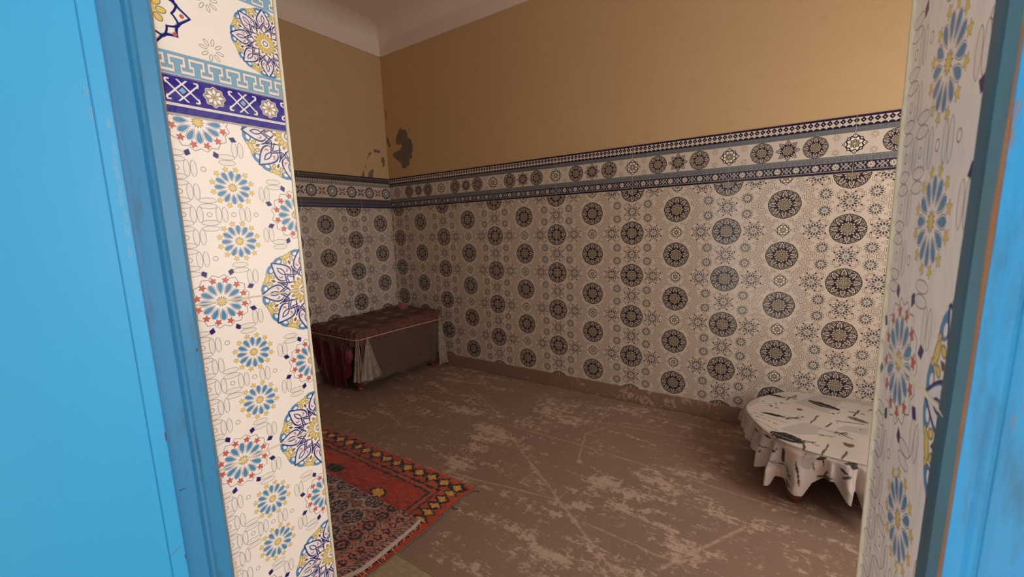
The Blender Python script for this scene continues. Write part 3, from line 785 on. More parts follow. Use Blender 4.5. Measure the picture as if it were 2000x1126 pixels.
bm = bmesh.new(); pts = [(2.163 + (vnoise(np.array([0.]), np.array([y]), 5, 3)[0] - .5) * .03, y, .007) for y in np.arange(-2.41, -1.44, .02)]; tube(bm, pts, .0045, 6)
sel_r = bm_obj('selvedge', bm, simple('brown_selvedge', (.20, .15, .11), .95, 90, (.10, .06, .05)), red_rug)
mt_ = simple('dark_tassel', (.06, .04, .03), .95)
for pts, rr in (([(2.15, -1.455, .006), (2.18, -1.458, .004), (2.205, -1.450, .003)], .002), ([(2.165, -1.61, .006), (2.185, -1.618, .004), (2.20, -1.606, .003)], .0025)):
    bm = bmesh.new(); tube(bm, pts, rr, 5); bm_obj('tassel', bm, mt_, sel_r)

# patterned flat rug on top
st = .0042; xs = np.arange(.70, 2.135, st); ys = np.arange(-2.45, -1.772, st); X, Y = np.meshgrid(xs, ys, indexing='ij')
w1 = (vnoise(X, Y, 90, 21) - .5) * .010; w2 = (vnoise(X, Y, 90, 22) - .5) * .010; Xp = X + w1; Yp = Y + w2
tan_ = np.array((.235, .150, .115)); col = tan_ * (.85 + .3 * vnoise(X, Y, 30, 23))[..., None]
rp = np.random.rand(*X.shape)
nv = (.035, .035, .060); pk = (.26, .10, .075)
# guls
for i in range(0, 11):
    for j in range(0, 6):
        cx = 1.835 - .120 * i; cy = -1.800 - .125 * j + (.004 * (i % 3))
        q = np.hypot((Xp - cx) / .052, (Yp - cy) / .043)
        m = (q < 1); col[m] = np.array((.045, .042, .060))
        m = (q < .84); col[m] = np.array((.20, .135, .115))
        ang_ = np.arctan2((Yp - cy) / .043, (Xp - cx) / .052)
        m = (q < .84) & (q > .48) & (np.cos(ang_ * 8) > .1); col[m] = np.array(nv)
        m = (q < .48); col[m] = np.array((.07, .06, .08)); m = (q < .30); col[m] = np.array((.28, .12, .09)); m = (q < .14); col[m] = np.array(nv)
        cx2 = cx + .060; cy2 = cy - .0625; a = np.abs(Xp - cx2) / .030 + np.abs(Yp - cy2) / .026
        m = (np.abs(a - .95) < .16) | (np.abs(a - .5) < .12); col[m] = np.array((.14, .045, .04))
        b_ = (np.abs(Yp - cy2) < .005) & (np.abs(Xp - cx2) < .05); col[b_ & (rp > .3)] = np.array((.15, .05, .045))
        b_ = (np.abs(Xp - cx) < .005) & (np.abs(Yp - cy2) < .03); col[b_ & (rp > .3)] = np.array((.12, .05, .05))
# borders (right-hand end)
def band_(x0, x1, base, fn):
    m = (X > x0) & (X <= x1); col[m] = (np.array(base) * (.8 + .4 * rp)[..., None])[m]; mm = m & fn; col[mm] = np.array(nv)
band_(1.895, 1.915, (.30, .10, .075), (np.abs(((Yp / .022) % 1) - .5) < .2))
band_(1.915, 1.990, (.27, .085, .065), (np.abs(np.hypot((Xp - 1.952) / .033, (((Yp / .07) % 1) - .5) * 2.1) - .75) < .22) | (np.hypot((Xp - 1.952) / .033, (((Yp / .07) % 1) - .5) * 2.1) < .28))
band_(1.990, 2.010, (.26, .16, .12), (np.abs(((Xp + Yp) / .018 % 1) - .5) < .22))
band_(2.010, 2.080, (.31, .10, .07), (np.abs(((Yp / .042) % 1) - .5) + np.abs(Xp - 2.045) / .07 < .42) & (np.abs(((Yp / .042) % 1) - .5) + np.abs(Xp - 2.045) / .07 > .20))
band_(2.080, 2.100, (.24, .15, .12), (np.abs(((Xp - Yp) / .016 % 1) - .5) < .22))
band_(2.100, 2.122, (.30, .11, .08), (((Yp / .02) % 1) < .35))
m = X > 2.122; col[m] = np.array((.38, .30, .27)) * 1.0
fx = (rp > .74) & (vnoise(X, Y, 40, 29) > .3); col[fx] = col[fx] * .35 + .015; fx = (rp < .10); col[fx] = col[fx] * .6 + np.array((.20, .13, .10)) * .6
zz = .0285 + (vnoise(X, Y, 4, 25) - .5) * .006 + (np.random.rand(*X.shape) - .5) * .0012
zz += .006 * np.exp(-((X - 1.95 + (Y + 2.3) * .3) / .05) ** 2) * np.clip((-2.0 - Y) * 4, 0, 1)
lum = col.mean(-1, keepdims=True); col = np.clip(col * 1.5 + (lum - .12) * .8, .012, .8)
XR = X + np.clip((X - 1.9) / .22, 0, 1) * ((vnoise(X * 0, Y, 5, 27) - .5) * .03 + np.clip(Y + 1.83, 0, 1) * -.15 + np.clip(-2.10 - Y, 0, 1) * -.35)
drop = (X > xs[-2]) | (Y > ys[-2]); zz[drop] -= .006
rug2 = empty('patterned_rug', (0, 0, 0)); tag(rug2, 'thin reddish brown patterned rug with rows of oval medallions, on top of the red rug', 'rug')
grid_mesh('woven_field', np.stack([XR, Y, zz], -1), col, attr_mat('flat_wool_weave', .9, 0, .2), rug2, smooth=False)
# white fringe along its short end
bm = bmesh.new(); epts = []
for y in np.arange(-2.44, -1.776, .012):
    ya = np.array([y]); xx = 2.128 + ((vnoise(ya * 0, ya, 5, 27)[0] - .5) * .03 + max(0, y + 1.83) * -.15 + max(0, -2.10 - y) * -.35); epts.append((xx, y, .026))
tube(bm, epts, .0045, 6); tube(bm, [(x + .007, y, .024) for x, y, z in epts], .0030, 6)
sel_c = bm_obj('selvedge_cord', bm, simple('off_white_cord', (.55, .47, .42), .9, 120, (.36, .28, .25)), rug2)
bm = bmesh.new()
for x, y, z in epts[::1]:
    for k in range(2):
        if random.random() < .45: continue
        l = random.uniform(.008, .030); a = random.uniform(-.9, .5)
        tube(bm, [(x + .006, y + k * .006, z), (x + .006 + l * .5, y + k * .006 + a * l * .4, z - .003), (x + .006 + l, y + k * .006 + a * l, .021 if x + l < 2.15 else .012)], [.0013, .0011, .0006], 4)
o = bm_obj('fringe', bm, simple('white_wool_fringe', (.60, .54, .50), .9), sel_c); o['kind'] = 'stuff'
# straw mat
st = .004; xs = np.arange(1.7, 2.72, st); ys = np.arange(-2.66, -1.955, st); X, Y = np.meshgrid(xs, ys, indexing='ij')
base = np.array((.33, .27, .165)); cell = ((np.floor(X / .032) + np.floor(Y / .032)) % 2)
col = base * (.92 + .10 * cell + .10 * vnoise(X, Y, 3, 31) + .06 * np.random.rand(*X.shape))[..., None]
gl = (np.abs(((X / .032) % 1) - .5) > .44) | (np.abs(((Y / .032) % 1) - .5) > .44); col[gl] *= .86
zz = .0045 + .0008 * np.sin(X / .004 * PI) * (cell > 0) + .0008 * np.sin(Y / .004 * PI) * (cell < 1) + (vnoise(X, Y, 3, 32) - .5) * .002
mat_ = empty('straw_mat', (0, 0, 0)); tag(mat_, 'pale beige woven straw mat partly under the end of the red rug', 'mat')
grid_mesh('weave', np.stack([X, Y, zz], -1), col, attr_mat('straw_weave', .8), mat_, smooth=False)
bm = bmesh.new(); box(bm, 1.70, 2.722, -1.959, -1.949, .0005, .0065, .001); bm_obj('edge_binding', bm, simple('straw_binding', (.30, .24, .16), .9, 60, (.2, .15, .1)), mat_)

# ------------------------------------------------------------------ low round table with printed cloth
TX, TY, TR, TZ = 3.697, -.415, .395, .296
tb = empty('low_round_table', (TX, TY, 0)); tag(tb, 'low round wooden table with short turned legs under the printed cloth', 'table')
bm = bmesh.new(); lathe(bm, [(.0, TZ - .022), (TR - .02, TZ - .022), (TR - .012, TZ - .012), (TR - .014, TZ - .003), (0, TZ - .003)], n=48); bm_obj('tabletop', bm, M_wood, tb, True)
legp = [(.013, 0), (.020, .003), (.026, .012), (.034, .035), (.040, .065), (.038, .088), (.028, .100), (.030, .106), (.030, .114), (.022, .122), (.030, .15), (.026, .19), (.03, .21), (.03, .274)]
for a in (-116.5, -26.5, 63.5, 153.5):
    a = math.radians(a); bm = bmesh.new(); lathe(bm, legp, .365 * math.cos(a), .350 * math.sin(a), 24); bm_obj('leg', bm, M_wood, tb, True)
# cloth: polar sheet
NA = 720
ra = np.concatenate([np.linspace(.004, TR - .006, 92), [TR - .002, TR + .001]]); NS = 58
th = np.linspace(-PI, PI, NA, endpoint=False)
hem_pts = [(-180, .19), (-165, .20), (-153.6, .20), (-148, .175), (-144, .165), (-140, .135), (-137.6, .115), (-131, .14), (-128.9, .070), (-126.2, .070), (-125.1, .120), (-121, .120), (-118.2, .102), (-112, .084), (-108.8, .085), (-105, .155), (-99.2, .190), (-94.3, .190), (-91.1, .16), (-87.4, .125), (-85.8, .115), (-84.9, .18), (-82, .15), (-78, .05), (-74, .05), (-70, .14), (-60, .12), (-40, .16), (-10, .13), (20, .15), (60, .14), (100, .15), (140, .15), (180, .19)]
hz = np.interp(np.degrees(th), [a for a, b in hem_pts], [b for a, b in hem_pts])
pl = np.zeros_like(th)
for c_, w_, am in ((-155, 3, .018), (-148, 2.4, .016), (-138, 3.2, .028), (-127.5, 1.9, .040), (-132, 2, -.012), (-120, 2.6, -.008), (-112, 4.5, .024), (-101, 4, -.020), (-96, 1.5, .012), (-87, 3, .030), (-82.5, 1.6, -.02), (-76, 3, .03), (-66, 4, -.02), (-50, 5, .02), (-20, 6, .02), (10, 6, .02), (40, 6, .02), (170, 4, .02)):
    pl += 1.25 * am * np.exp(-((np.degrees(th) - c_) / w_) ** 2)
pl += .004 * np.sin(th * 34 + 2 * np.sin(th * 5))
rows = []; 
poly = 1 + .018 * np.cos(6 * (th - math.radians(118)))
for r in ra:
    s_ = r / TR; rows.append(np.stack([TX + r * np.cos(th) * (1 + (poly - 1) * s_), TY + r * np.sin(th) * (1 + (poly - 1) * s_), np.full(NA, TZ + .0015 + (0.0 if r < TR - .004 else -.003))], -1))
for k in range(1, NS + 1):
    t_ = k / NS; z = (TZ - .004) * (1 - t_) + hz * t_; R_ = TR * poly + .004 + pl * min(1, t_ * 1.5) + .012 * t_ - .010 * (1 - min(1, t_ * 8))
    R_ = R_ + .006 * (vnoise(th * 6, th * 0 + t_ * 4, 1.0, 44) - .5) * t_
    rows.append(np.stack([TX + R_ * np.cos(th), np.minimum(TY + R_ * np.sin(th), -.004), z], -1))
P = np.stack(rows, 0); nr = P.shape[0]; nt = len(ra)
P[:nt, :, 2] += (vnoise(P[:nt, :, 0], P[:nt, :, 1], 9, 41) - .5) * .002
base = np.array((.54, .48, .43)); base2 = np.array((.44, .39, .355)); mixn = vnoise(P[..., 0], P[..., 1] + P[..., 2], 7, 42)
col = base + (base2 - base) * mixn[..., None]
Xc, Yc = P[..., 0], P[..., 1]; top = np.zeros(P.shape[:2], bool); top[:nt] = True
wx = (vnoise(Xc, Yc, 55, 43) - .5) * .010; wy = (vnoise(Xc, Yc, 55, 44) - .5) * .010
def inpoly(pts):
    ins = np.zeros(Xc.shape, bool); n = len(pts); j = n - 1
    for i in range(n):
        xi, yi = pts[i]; xj, yj = pts[j]
        if yi != yj: ins ^= ((yi > Yc) != (yj > Yc)) & (Xc < (xj - xi) * (Yc - yi) / (yj - yi) + xi)
        j = i
    return ins
for pg in [[(3.298, -.362), (3.355, -.241), (3.353, -.331), (3.31, -.422)], [(3.517, -.239), (3.637, -.043), (3.756, -.06), (3.664, -.315)], [(3.458, -.628), (3.56, -.489), (3.631, -.512), (3.604, -.611), (3.535, -.651)],
           [(3.689, -.496), (3.728, -.43), (3.817, -.422), (3.803, -.505)], [(3.775, .022), (3.888, -.009), (3.877, -.102), (3.741, -.091)], [(3.85, -.5), (4.0, -.45), (4.0, -.6), (3.88, -.62)]]:
    m = inpoly(pg) & top; col[m] = col[m] * .70 + np.array((.10, .095, .10)) * .45
def segd(ax, ay, bx, by, wob=1):
    L2 = (bx - ax) ** 2 + (by - ay) ** 2 + 1e-9; t_ = np.clip(((Xc + wx * wob - ax) * (bx - ax) + (Yc + wy * wob - ay) * (by - ay)) / L2, 0, 1)
    return np.hypot(Xc + wx * wob - ax - t_ * (bx - ax), Yc + wy * wob - ay - t_ * (by - ay)), t_
for i, (ax, ay, bx, by, hw) in enumerate([(3.391, -.167, 3.471, -.184, .0095), (3.381, -.462, 3.474, -.472, .0085), (3.592, -.174, 3.706, -.23, .019), (3.439, -.682, 3.549, -.73, .029), (3.754, -.313, 3.82, -.35, .013), (3.88, -.30, 3.99, -.33, .02)]):
    d, t_ = segd(ax, ay, bx, by); hw = hw * 1.45; prof_ = hw * np.sqrt(np.clip(np.sin(PI * np.clip(t_ * .92 + .04, 0, 1)), 0, 1))
    m = (d < prof_) & top; stripe = (np.sin((d + t_ * .012) * 420) > -.93) if hw > .018 else np.ones_like(m)
    c1 = np.array((.018, .017, .016)) if i != 4 else np.array((.10, .075, .04))
    col[m & stripe] = c1; col[m & ~stripe] = np.array((.14, .12, .09))
for (ax, ay, bx, by, hw) in [(3.439, -.682, 3.549, -.73, .026), (3.592, -.174, 3.706, -.23, .017), (3.754, -.313, 3.82, -.35, .013), (3.391, -.167, 3.471, -.184, .006), (3.381, -.462, 3.474, -.472, .006)]:
    nx_, ny_ = -(by - ay), (bx - ax); L_ = math.hypot(nx_, ny_); nx_, ny_ = nx_ / L_, ny_ / L_
    for q in range(7):
        o_ = hw * random.uniform(-1.1, 1.1); e0 = random.uniform(-.1, .35); e1 = random.uniform(.6, 1.2)
        d, t_ = segd(ax + (bx - ax) * e0 + nx_ * o_, ay + (by - ay) * e0 + ny_ * o_, ax + (bx - ax) * e1 + nx_ * o_ * .6, ay + (by - ay) * e1 + ny_ * o_ * .6, .7)
        m = (d < (.0035 + hw * .16) * np.sqrt(np.clip(np.sin(PI * (t_ * .9 + .05)), 0, 1))) & top; col[m] = np.array((.016, .015, .014)) if hw != .013 else np.array((.085, .065, .03))
    d, t_ = segd(ax - nx_ * hw * .3, ay - ny_ * hw * .3, bx - nx_ * hw * .5, by - ny_ * hw * .5, .5); 
    if hw > .012: col[(d < .0016) & top] = np.array((.32, .30, .27))
for (cx, cy) in [(3.50, -.165), (3.515, -.465), (3.70, -.54), (3.58, -.71), (3.645, -.60), (3.80, -.24)]:
    for q in range(6):
        a_ = random.uniform(-.9, .9) + (q % 2) * PI; l_ = random.uniform(.02, .045); d, t_ = segd(cx, cy, cx + l_ * math.cos(a_), cy + l_ * math.sin(a_) * .7, .8)
        col[(d < .0022) & top] = np.array((.075, .070, .045))
for (ax, ay, bx, by) in [(3.586, -.484, 3.623, -.368), (3.619, -.805, 3.649, -.695), (3.692, -.8, 3.712, -.723), (3.774, -.292, 3.805, -.195), (3.675, -.433, 3.649, -.492), (3.475, -.189, 3.531, -.134), (3.482, -.213, 3.527, -.116), (3.483, -.483, 3.542, -.443), (3.486, -.494, 3.536, -.433), (3.687, -.531, 3.743, -.579), (3.693, -.56, 3.726, -.516), (3.556, -.8, 3.557, -.702), (3.557, -.718, 3.593, -.7), (3.695, -.394, 3.806, -.376)]:
    d, t_ = segd(ax, ay, bx, by, .6); col[(d < .0040) & top] = np.array((.09, .075, .05))
for (ax, ay, bx, by) in [(3.353, -.331, 3.443, -.321), (3.389, -.355, 3.471, -.363), (3.325, -.528, 3.392, -.539), (3.524, -.405, 3.568, -.419), (3.318, -.481, 3.487, -.541), (3.327, -.556, 3.453, -.649), (3.613, -.522, 3.706, -.569), (3.72, -.201, 3.752, -.194), (3.676, -.308, 3.721, -.277), (3.814, -.116, 3.835, -.093), (3.41, -.29, 3.50, -.27), (3.30, -.50, 3.45, -.58), (3.46, -.02, 3.60, -.06), (3.55, -.02, 3.72, -.10)]:
    d, t_ = segd(ax, ay, bx, by, 1); m = (d < .0022) & top & (vnoise(Xc, Yc, 90, 45) > .35); col[m] = np.array((.13, .11, .09))
for (cx, cy, r) in [(3.545, -.328, .016), (3.724, -.653, .022), (3.865, -.161, .014), (3.555, -.426, .006), (3.689, -.307, .006), (3.786, -.446, .004), (3.845, -.182, .004), (3.41, -.345, .008), (3.435, -.30, .007), (3.37, -.30, .006), (3.46, -.27, .006), (3.44, -.355, .006)]:
    q = np.hypot(Xc + wx - cx, (Yc + wy - cy) * 1.1) / r; m = (q < 1) & top; col[m] = np.array((.15, .095, .05)) if r > .01 else np.array((.05, .045, .04))
    if r > .012: m2 = m & (np.sin((Xc + Yc) * 600) > .3); col[m2] = np.array((.07, .045, .03))
# skirt print by (angle, height)
TH = np.degrees(np.broadcast_to(th, P.shape[:2])); Z = P[..., 2]; sk = ~top
wt = (vnoise(TH * .15, Z * 10, 3, 46) - .5) * 2.2; wz = (vnoise(TH * .2, Z * 14, 3, 47) - .5) * .010
def sst(a0, z0, a1, z1, hw, c_):
    k_ = .0072; ax, ay, bx, by = a0 * k_, z0, a1 * k_, z1; px_, py_ = (TH + wt * .5) * k_, Z + wz * .5
    L2 = (bx - ax) ** 2 + (by - ay) ** 2 + 1e-9; t_ = np.clip(((px_ - ax) * (bx - ax) + (py_ - ay) * (by - ay)) / L2, 0, 1)
    d = np.hypot(px_ - ax - t_ * (bx - ax), py_ - ay - t_ * (by - ay)); m = (d < hw * np.sqrt(np.clip(np.sin(PI * (t_ * .9 + .05)), 0, 1))) & sk; col[m] = np.array(c_)
D_ = (.05, .045, .04); GN = (.055, .085, .035)
col[sk] = col[sk] * np.array((1.08, 1.08, 1.16)); m = sk & (vnoise(TH * .12, Z * 8, 1, 48) > .52); col[m] = col[m] * .74  # skirt's cooler shading put into the cloth colour; darker patches at random
for s in [((-113.7, .245), (-110.2, .13), .003), ((-106, .25), (-105, .215), .0025), ((-140.1, .22), (-133.3, .225), .003), ((-139.4, .275), (-132.2, .28), .003), ((-148.8, .275), (-145, .26), .004),
          ((-110.1, .262), (-108.9, .285), .002), ((-100.7, .285), (-100.1, .234), .0025), ((-91.2, .259), (-87.9, .241), .006), ((-90, .219), (-86.7, .237), .005), ((-103.9, .268), (-99.5, .283), .008),
          ((-122.4, .262), (-122.1, .200), .009), ((-86.3, .285), (-83.5, .275), .014), ((-89, .28), (-84, .29), .006), ((-129, .19), (-125.3, .195), .003), ((-127, .185), (-121, .19), .0025), ((-128, .235), (-127, .24), .007), ((-126.3, .25), (-125.7, .25), .006), ((-137, .20), (-136, .20), .007)]:
    sst(*s[0], *s[1], s[2], D_)
for a, b_ in (((-120.6, .185), (-115.3, .140)), ((-119.3, .125), (-114.2, .11)), ((-117.6, .13), (-116.5, .09)), ((-119, .16), (-117.5, .175)), ((-118, .15), (-115, .165)), ((-103.7, .185), (-94.6, .205)), ((-100, .20), (-97, .225)), ((-99, .195), (-95, .19)), ((-101, .19), (-97, .205)), ((-150, .21), (-147, .215)), ((-80, .07), (-77, .09)), ((-79, .11), (-76, .12))):
    sst(*a, *b_, .0045, GN)
cl = grid_mesh('tablecloth', P, col, attr_mat('printed_oilcloth', .55), None, wrap=True)
sm = cl.modifiers.new('thickness', 'SOLIDIFY'); sm.thickness = .0012; sm.offset = -1
tag(cl, 'off white wipe-clean cloth with dark leaf prints and ruffled skirt on the low round table', 'tablecloth')

# ------------------------------------------------------------------ long bench in the corner, under its covers
BX0, BX1, BY0, BY1 = .05, .610, -.965, -.05
bn = empty('wooden_bench', (.33, -.5, 0)); tag(bn, 'long low wooden bench in the corner by the tiled walls, hidden under covers', 'bench')
def loc(o, p): 
    return o
off = Vector((-.33, .5, 0))
legb = [(.018, 0), (.028, .004), (.032, .012), (.024, .022), (.028, .034), (.037, .050), (.041, .070), (.038, .090), (.026, .104), (.032, .112), (.032, .124), (.026, .14), (.032, .20), (.024, .30), (.03, .36), (.03, .44)]
for x, y in ((.470, -.875), (.555, -.10), (.10, -.875), (.10, -.10)):
    bm = bmesh.new(); lathe(bm, legb, x + off.x, y + off.y, 24); bm_obj('leg', bm, M_wood, bn, True)
boxobj('seat_frame', BX0 + off.x, BX1 - .02 + off.x, BY0 + .02 + off.y, BY1 + off.y, .40, .46, M_wood, bn, .006)
boxobj('seat_pad', BX0 + off.x, BX1 + off.x, BY0 + off.y, BY1 + off.y, .46, .535, simple('foam_pad', (.3, .2, .15), .9), bn, .02)

# sheet generator around the bench edge: path of (x,y) with outward normals, from z_top to hem
def path_pts(corners, step=.006, rad=.04):
    out = []
    for (ax, ay), (bx, by) in zip(corners, corners[1:]):
        L_ = math.hypot(bx - ax, by - ay); n = max(2, int(L_ / step))
        for k in range(n): out.append((ax + (bx - ax) * k / n, ay + (by - ay) * k / n))
    out.append(corners[-1]); return np.array(out)
def normals(pp):
    d = np.gradient(pp, axis=0); n = np.stack([d[:, 1], -d[:, 0]], -1); n /= np.linalg.norm(n, axis=1)[:, None] + 1e-9; return n
def smooth1(a, k):
    ker = np.ones(k) / k; return np.stack([np.convolve(np.pad(a[:, i], k // 2, mode='edge'), ker, 'valid')[:len(a)] for i in range(a.shape[1])], -1)
# velvet top cover: crumpled skirted top
nx, ny = 110, 150
gx = np.linspace(0, 1, nx); gy = np.linspace(0, 1, ny); GX, GY = np.meshgrid(gx, gy, indexing='ij')
ox, oy = .030, .03
x0, x1, y0, y1 = .012, .640, -.995, -.018
ex = np.minimum(GX, 1 - GX) * (x1 - x0); ey = np.minimum(GY, 1 - GY) * (y1 - y0)
XX = x0 + GX * (x1 - x0); YY = y0 + GY * (y1 - y0)
dist = np.minimum((x1 - XX), (YY - y0))
zz = .548 + (vnoise(XX, YY, 6, 51) - .5) * .014 + (vnoise(XX, YY, 25, 52) - .5) * .006
zz -= np.clip(.045 - dist, 0, 1) ** 2 * 16
fringe_ = np.clip(.06 - dist, 0, .06) / .06
zz += fringe_ * (vnoise(XX + YY, XX - YY, 55, 53) - .5) * .018
c0 = np.array((.135, .083, .067)); c1 = np.array((.095, .055, .045)); col = c0 + (c1 - c0) * vnoise(XX, YY, 10, 54)[..., None]
sqm = ((((XX / .16) % 1) - .5) ** 2 < .055) & ((((YY / .20 + .2) % 1) - .5) ** 2 < .05); col[sqm] = col[sqm] * .75 + np.array((.24, .16, .125)) * .55
red_ = (dist < .05) & (vnoise(XX, YY, 40, 55) > .45); col[red_] = np.array((.125, .058, .046))
top_o = empty('velvet_bench_cover', (0, 0, 0)); tag(top_o, 'brown velvet cover with faint pale squares and crumpled red rim on top of the bench', 'cover')
grid_mesh('cloth_top', np.stack([XX, YY, zz], -1), col, attr_mat('brown_velvet', .9, 60, .0), top_o)
pp = path_pts([(.022, y0 + .0), (x1 - .02, y0), (x1, y0 + .02), (x1, y1 - .01)]); pp = smooth1(pp, 7); nn = normals(pp)
NR = 16; rows = []; arc = np.concatenate([[0], np.cumsum(np.linalg.norm(np.diff(pp, axis=0), axis=1))])
for k in range(NR + 1):
    t_ = k / NR; o_ = .010 * t_ + (.010 * np.sin(arc * 150 + 3 * np.sin(arc * 17)) + .008 * (vnoise(arc, arc * 0 + t_, 30, 57) - .5)) * (.3 + t_ * .7)
    z = .548 - .032 - t_ * (.065 + .03 * vnoise(arc, arc * 0, 14, 58)); rows.append(np.stack([pp[:, 0] + nn[:, 0] * o_, pp[:, 1] + nn[:, 1] * o_, z], -1))
P = np.stack(rows, 0); q = vnoise(np.broadcast_to(arc, P.shape[:2]), P[..., 2] * 2, 45, 59)
col = np.array((.085, .034, .028)) + q[..., None] * np.array((.12, .032, .022)); grid_mesh('frill', P, col, attr_mat('red_brown_frill', .9, 0, .3), top_o)

# maroon satin cloth hanging on the short side
pp = path_pts([(.02, -.985), (.50, -.985)]); arc = pp[:, 0]; nn = np.tile(np.array([0., -1.]), (len(pp), 1))
rows = []; NR = 60
hem = np.interp(arc, [.02, .10, .13, .20, .25, .42, .45, .50], [.17, .15, .09, .03, .015, .015, .10, .16])
for k in range(NR + 1):
    t_ = k / NR; z = .505 * (1 - t_) + hem * t_
    o_ = .012 + (.020 * np.sin(arc * 42 + 1.2 * t_) + .014 * np.sin(arc * 77 - t_ * 2) + .010 * (vnoise(arc, arc * 0 + t_ * .4, 22, 61) - .5)) * (.35 + .65 * t_) - .055 * t_ * (arc > .0)
    xs_ = pp[:, 0] - .05 * t_ + .02 * t_ * np.sin(arc * 30)
    rows.append(np.stack([xs_, pp[:, 1] - o_, z], -1))
sat = grid_mesh('satin_cloth', np.stack(rows, 0), None, simple('maroon_satin', (.115, .006, .030), .33, **{'Sheen Weight': .2}), None)
tag(sat, 'dark maroon satin cloth hanging in folds from the short end of the bench', 'cloth')
sd = sat.modifiers.new('thickness', 'SOLIDIFY'); sd.thickness = .001
# bunched puff of the same satin beside the corner
bm = bmesh.new(); bmesh.ops.create_uvsphere(bm, u_segments=28, v_segments=18, radius=1)
for v in bm.verts:
    n_ = mnoise.noise(v.co * 2.2) * .25; v.co = Vector((v.co.x * .038, v.co.y * .018, v.co.z * .060)) * (1 + n_); v.co += Vector((.545, -1.005, .345))
bm_obj('bunched_fold', bm, simple('pink_satin_fold', (.26, .045, .060), .35), sat, True)

# clear plastic sheet: front side panel, corner cones, short-side flap
m, g, b = new_mat('dusty_clear_plastic')
tc = g.n.new('ShaderNodeTexCoord').outputs['Object']
n1 = g.noise(7, 5, .6, tc); n2 = g.noise(30, 4, .7, tc)
fac = g.m('MULTIPLY', n2 - .45, .8, clamp=True)
tr = g.n.new('ShaderNodeBsdfTransparent'); tr.inputs[0].default_value = (.93, .90, .86, 1)
b.inputs['Base Color'].default_value = (.17, .135, .11, 1); b.inputs['Roughness'].default_value = .28; b.inputs['Specular IOR Level'].default_value = .7
bump(g, b, n1 * .7 + n2 * .3, .6, .012)
mix = g.n.new('ShaderNodeMixShader'); out = g.n['Material Output']
fsum = g.m('ADD', fac, .20); g.l.new(fsum.s, mix.inputs[0]); g.l.new(tr.outputs[0], mix.inputs[1]); g.l.new(b.outputs[0], mix.inputs[2]); g.l.new(mix.outputs[0], out.inputs[0])
M_plas = m
def mk_milk(name, base, op):
    m, g, b = new_mat(name); tc = g.n.new('ShaderNodeTexCoord').outputs['Object']; n1 = g.noise(16, 5, .65, tc)
    tr = g.n.new('ShaderNodeBsdfTransparent'); b.inputs['Base Color'].default_value = (*base, 1); b.inputs['Roughness'].default_value = .22; b.inputs['Specular IOR Level'].default_value = .9
    bump(g, b, n1, .8, .015); mix = g.n.new('ShaderNodeMixShader'); f = g.m('MULTIPLY_ADD', n1, .5, op); g.l.new(f.s, mix.inputs[0]); g.l.new(tr.outputs[0], mix.inputs[1]); g.l.new(b.outputs[0], mix.inputs[2]); g.l.new(mix.outputs[0], g.n['Material Output'].inputs[0])
    return m
M_milk = mk_milk('bunched_clear_plastic', (.40, .33, .27), .30)
pp = path_pts([(.640, -.955), (.640, -.10)]); arc = -pp[:, 1]; rows = []
for k in range(41):
    t_ = k / 40; z = .49 * (1 - t_) + .10 * t_; o_ = .006 * np.sin(arc * 34 + t_) + .008 * (vnoise(arc, arc * 0 + t_, 14, 75) - .5)
    rows.append(np.stack([pp[:, 0] + o_ * t_ - .012 * t_, pp[:, 1], np.full(len(pp), z)], -1))
grid_mesh('front_skirt', np.stack(rows, 0), None, simple('dark_brown_skirt_cloth', (.085, .050, .040), .8, 14, (.13, .075, .06)), top_o)
plas = empty('plastic_cover', (0, 0, 0)); tag(plas, 'clear dusty plastic sheet hanging over the long front side and corners of the bench', 'cover')
pp = path_pts([(.668, -.93), (.668, -.14)]); arc = -pp[:, 1]; rows = []; NR = 50
hemf = np.interp(pp[:, 1], [-.93, -.14], [.115, .075])
for k in range(NR + 1):
    t_ = k / NR; z = .492 * (1 - t_) + hemf * t_
    o_ = .004 + (.010 * np.sin(arc * 21 + t_ * 2.5) + .016 * (vnoise(arc, arc * 0 + t_ * .5, 9, 71) - .5)) * t_ - .018 * t_
    rows.append(np.stack([pp[:, 0] + o_, pp[:, 1], z], -1))
grid_mesh('front_panel', np.stack(rows, 0), None, M_plas, plas)
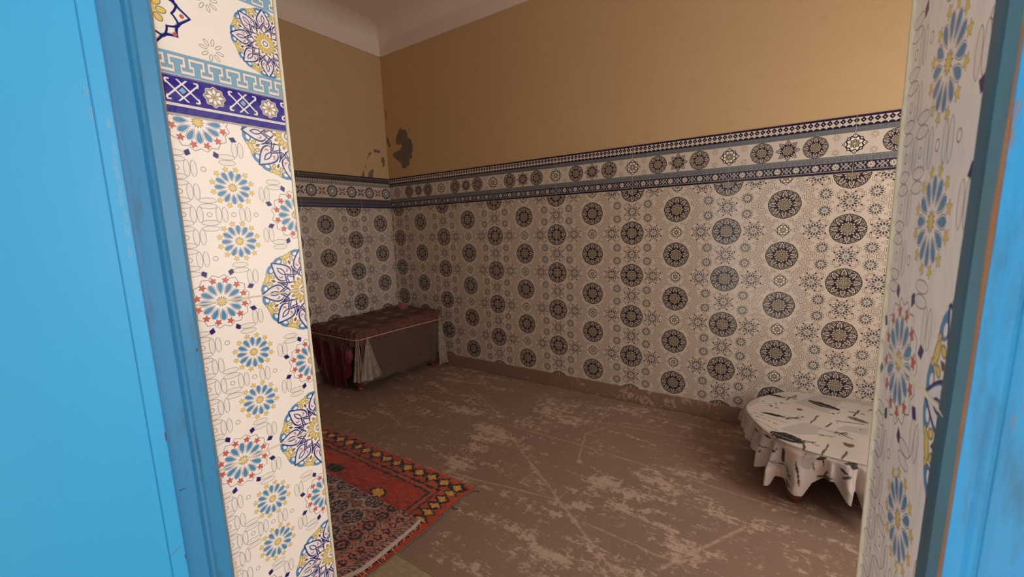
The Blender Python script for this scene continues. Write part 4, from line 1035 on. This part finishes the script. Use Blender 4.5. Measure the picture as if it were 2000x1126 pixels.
def cone_drape(nm, ax, ay, a_top, a_w0, a_w1, hems, dirx, diry, zt=.50, seed=1, out_=.035, mat=None):
    """fan of pleats from a gathered point; runs along (dirx,diry)"""
    n = 90; u = np.linspace(-.5, 1, n) if False else np.linspace(0, 1, n); rows = []
    hz_ = np.interp(u, np.linspace(0, 1, len(hems)), hems)
    for k in range(41):
        t_ = k / 40; wd = a_w0 + (a_w1 - a_w0) * t_ ** 1.1; s_ = (u - .5) * wd
        o_ = .006 + out_ * t_ * (.35 + .5 * np.abs(np.sin(u * 3.2 * PI + seed))) + .008 * (vnoise(u * 6, u * 0 + t_, 1.5, 80 + seed) - .5)
        nx_, ny_ = diry, -dirx
        rows.append(np.stack([ax + dirx * s_ + nx_ * o_, ay + diry * s_ + ny_ * o_, zt * (1 - t_) + hz_ * t_], -1))
    return grid_mesh(nm, np.stack(rows, 0), None, mat or M_milk, plas)
# front right corner (nearest): one hanging roll at the corner, one cone to its right
cone_drape('corner_roll', .645, -.985, 0, .02, .10, [.150, .14, .155], .80, .60, seed=1, out_=.03)
cone_drape('corner_fan', .665, -.915, 0, .01, .20, [.17, .145, .150, .165], 0, 1, seed=3, out_=.045)
cone_drape('far_corner_roll', .665, -.085, 0, .03, .14, [.035, .04, .03], 0, 1, seed=5, out_=.035)
pp = path_pts([(.05, -1.0), (.62, -1.0)]); rows = []
hs = np.interp(pp[:, 0], [.05, .3, .45, .62], [.47, .435, .40, .36])
for k in range(15):
    t_ = k / 14; rows.append(np.stack([pp[:, 0], pp[:, 1] - .012 - .012 * t_ - .006 * np.sin(pp[:, 0] * 60) * t_, .495 * (1 - t_) + hs * t_], -1))
grid_mesh('short_flap', np.stack(rows, 0), None, M_plas, plas)
# elastic string
bm = bmesh.new(); pts = [(.06, -1.020, .492), (.25, -1.026, .4935), (.45, -1.026, .492), (.60, -1.024, .490), (.655, -1.012, .490), (.682, -.985, .490), (.684, -.80, .490), (.682, -.45, .484), (.678, -.10, .474), (.672, -.03, .472)]
tube(bm, pts, .0042, 8); st_ = bm_obj('elastic_string', bm, simple('pale_elastic', (.48, .41, .35), .7, 200, (.38, .31, .26)), None, True); tag(st_, 'pale elastic string tied round the upper edge of the bench covers', 'string')
# small crumpled pink cloth near the far wall
bm = bmesh.new(); bmesh.ops.create_uvsphere(bm, u_segments=36, v_segments=20, radius=1)
for v in bm.verts:
    n_ = 1 + .55 * mnoise.noise(v.co * 2.3 + Vector((3, 1, 0))) + .2 * mnoise.noise(v.co * 6); v.co = Vector((v.co.x * .055 * n_ + .19, v.co.y * .040 * n_ - .115, max(v.co.z, -.55) * .030 * n_ + .568))
pc = bm_obj('crumpled_cloth', bm, simple('pink_cotton', (.36, .13, .12), .8, 30, (.25, .08, .08)), None, True); tag(pc, 'small crumpled pink cloth on the far end of the bench top', 'cloth')
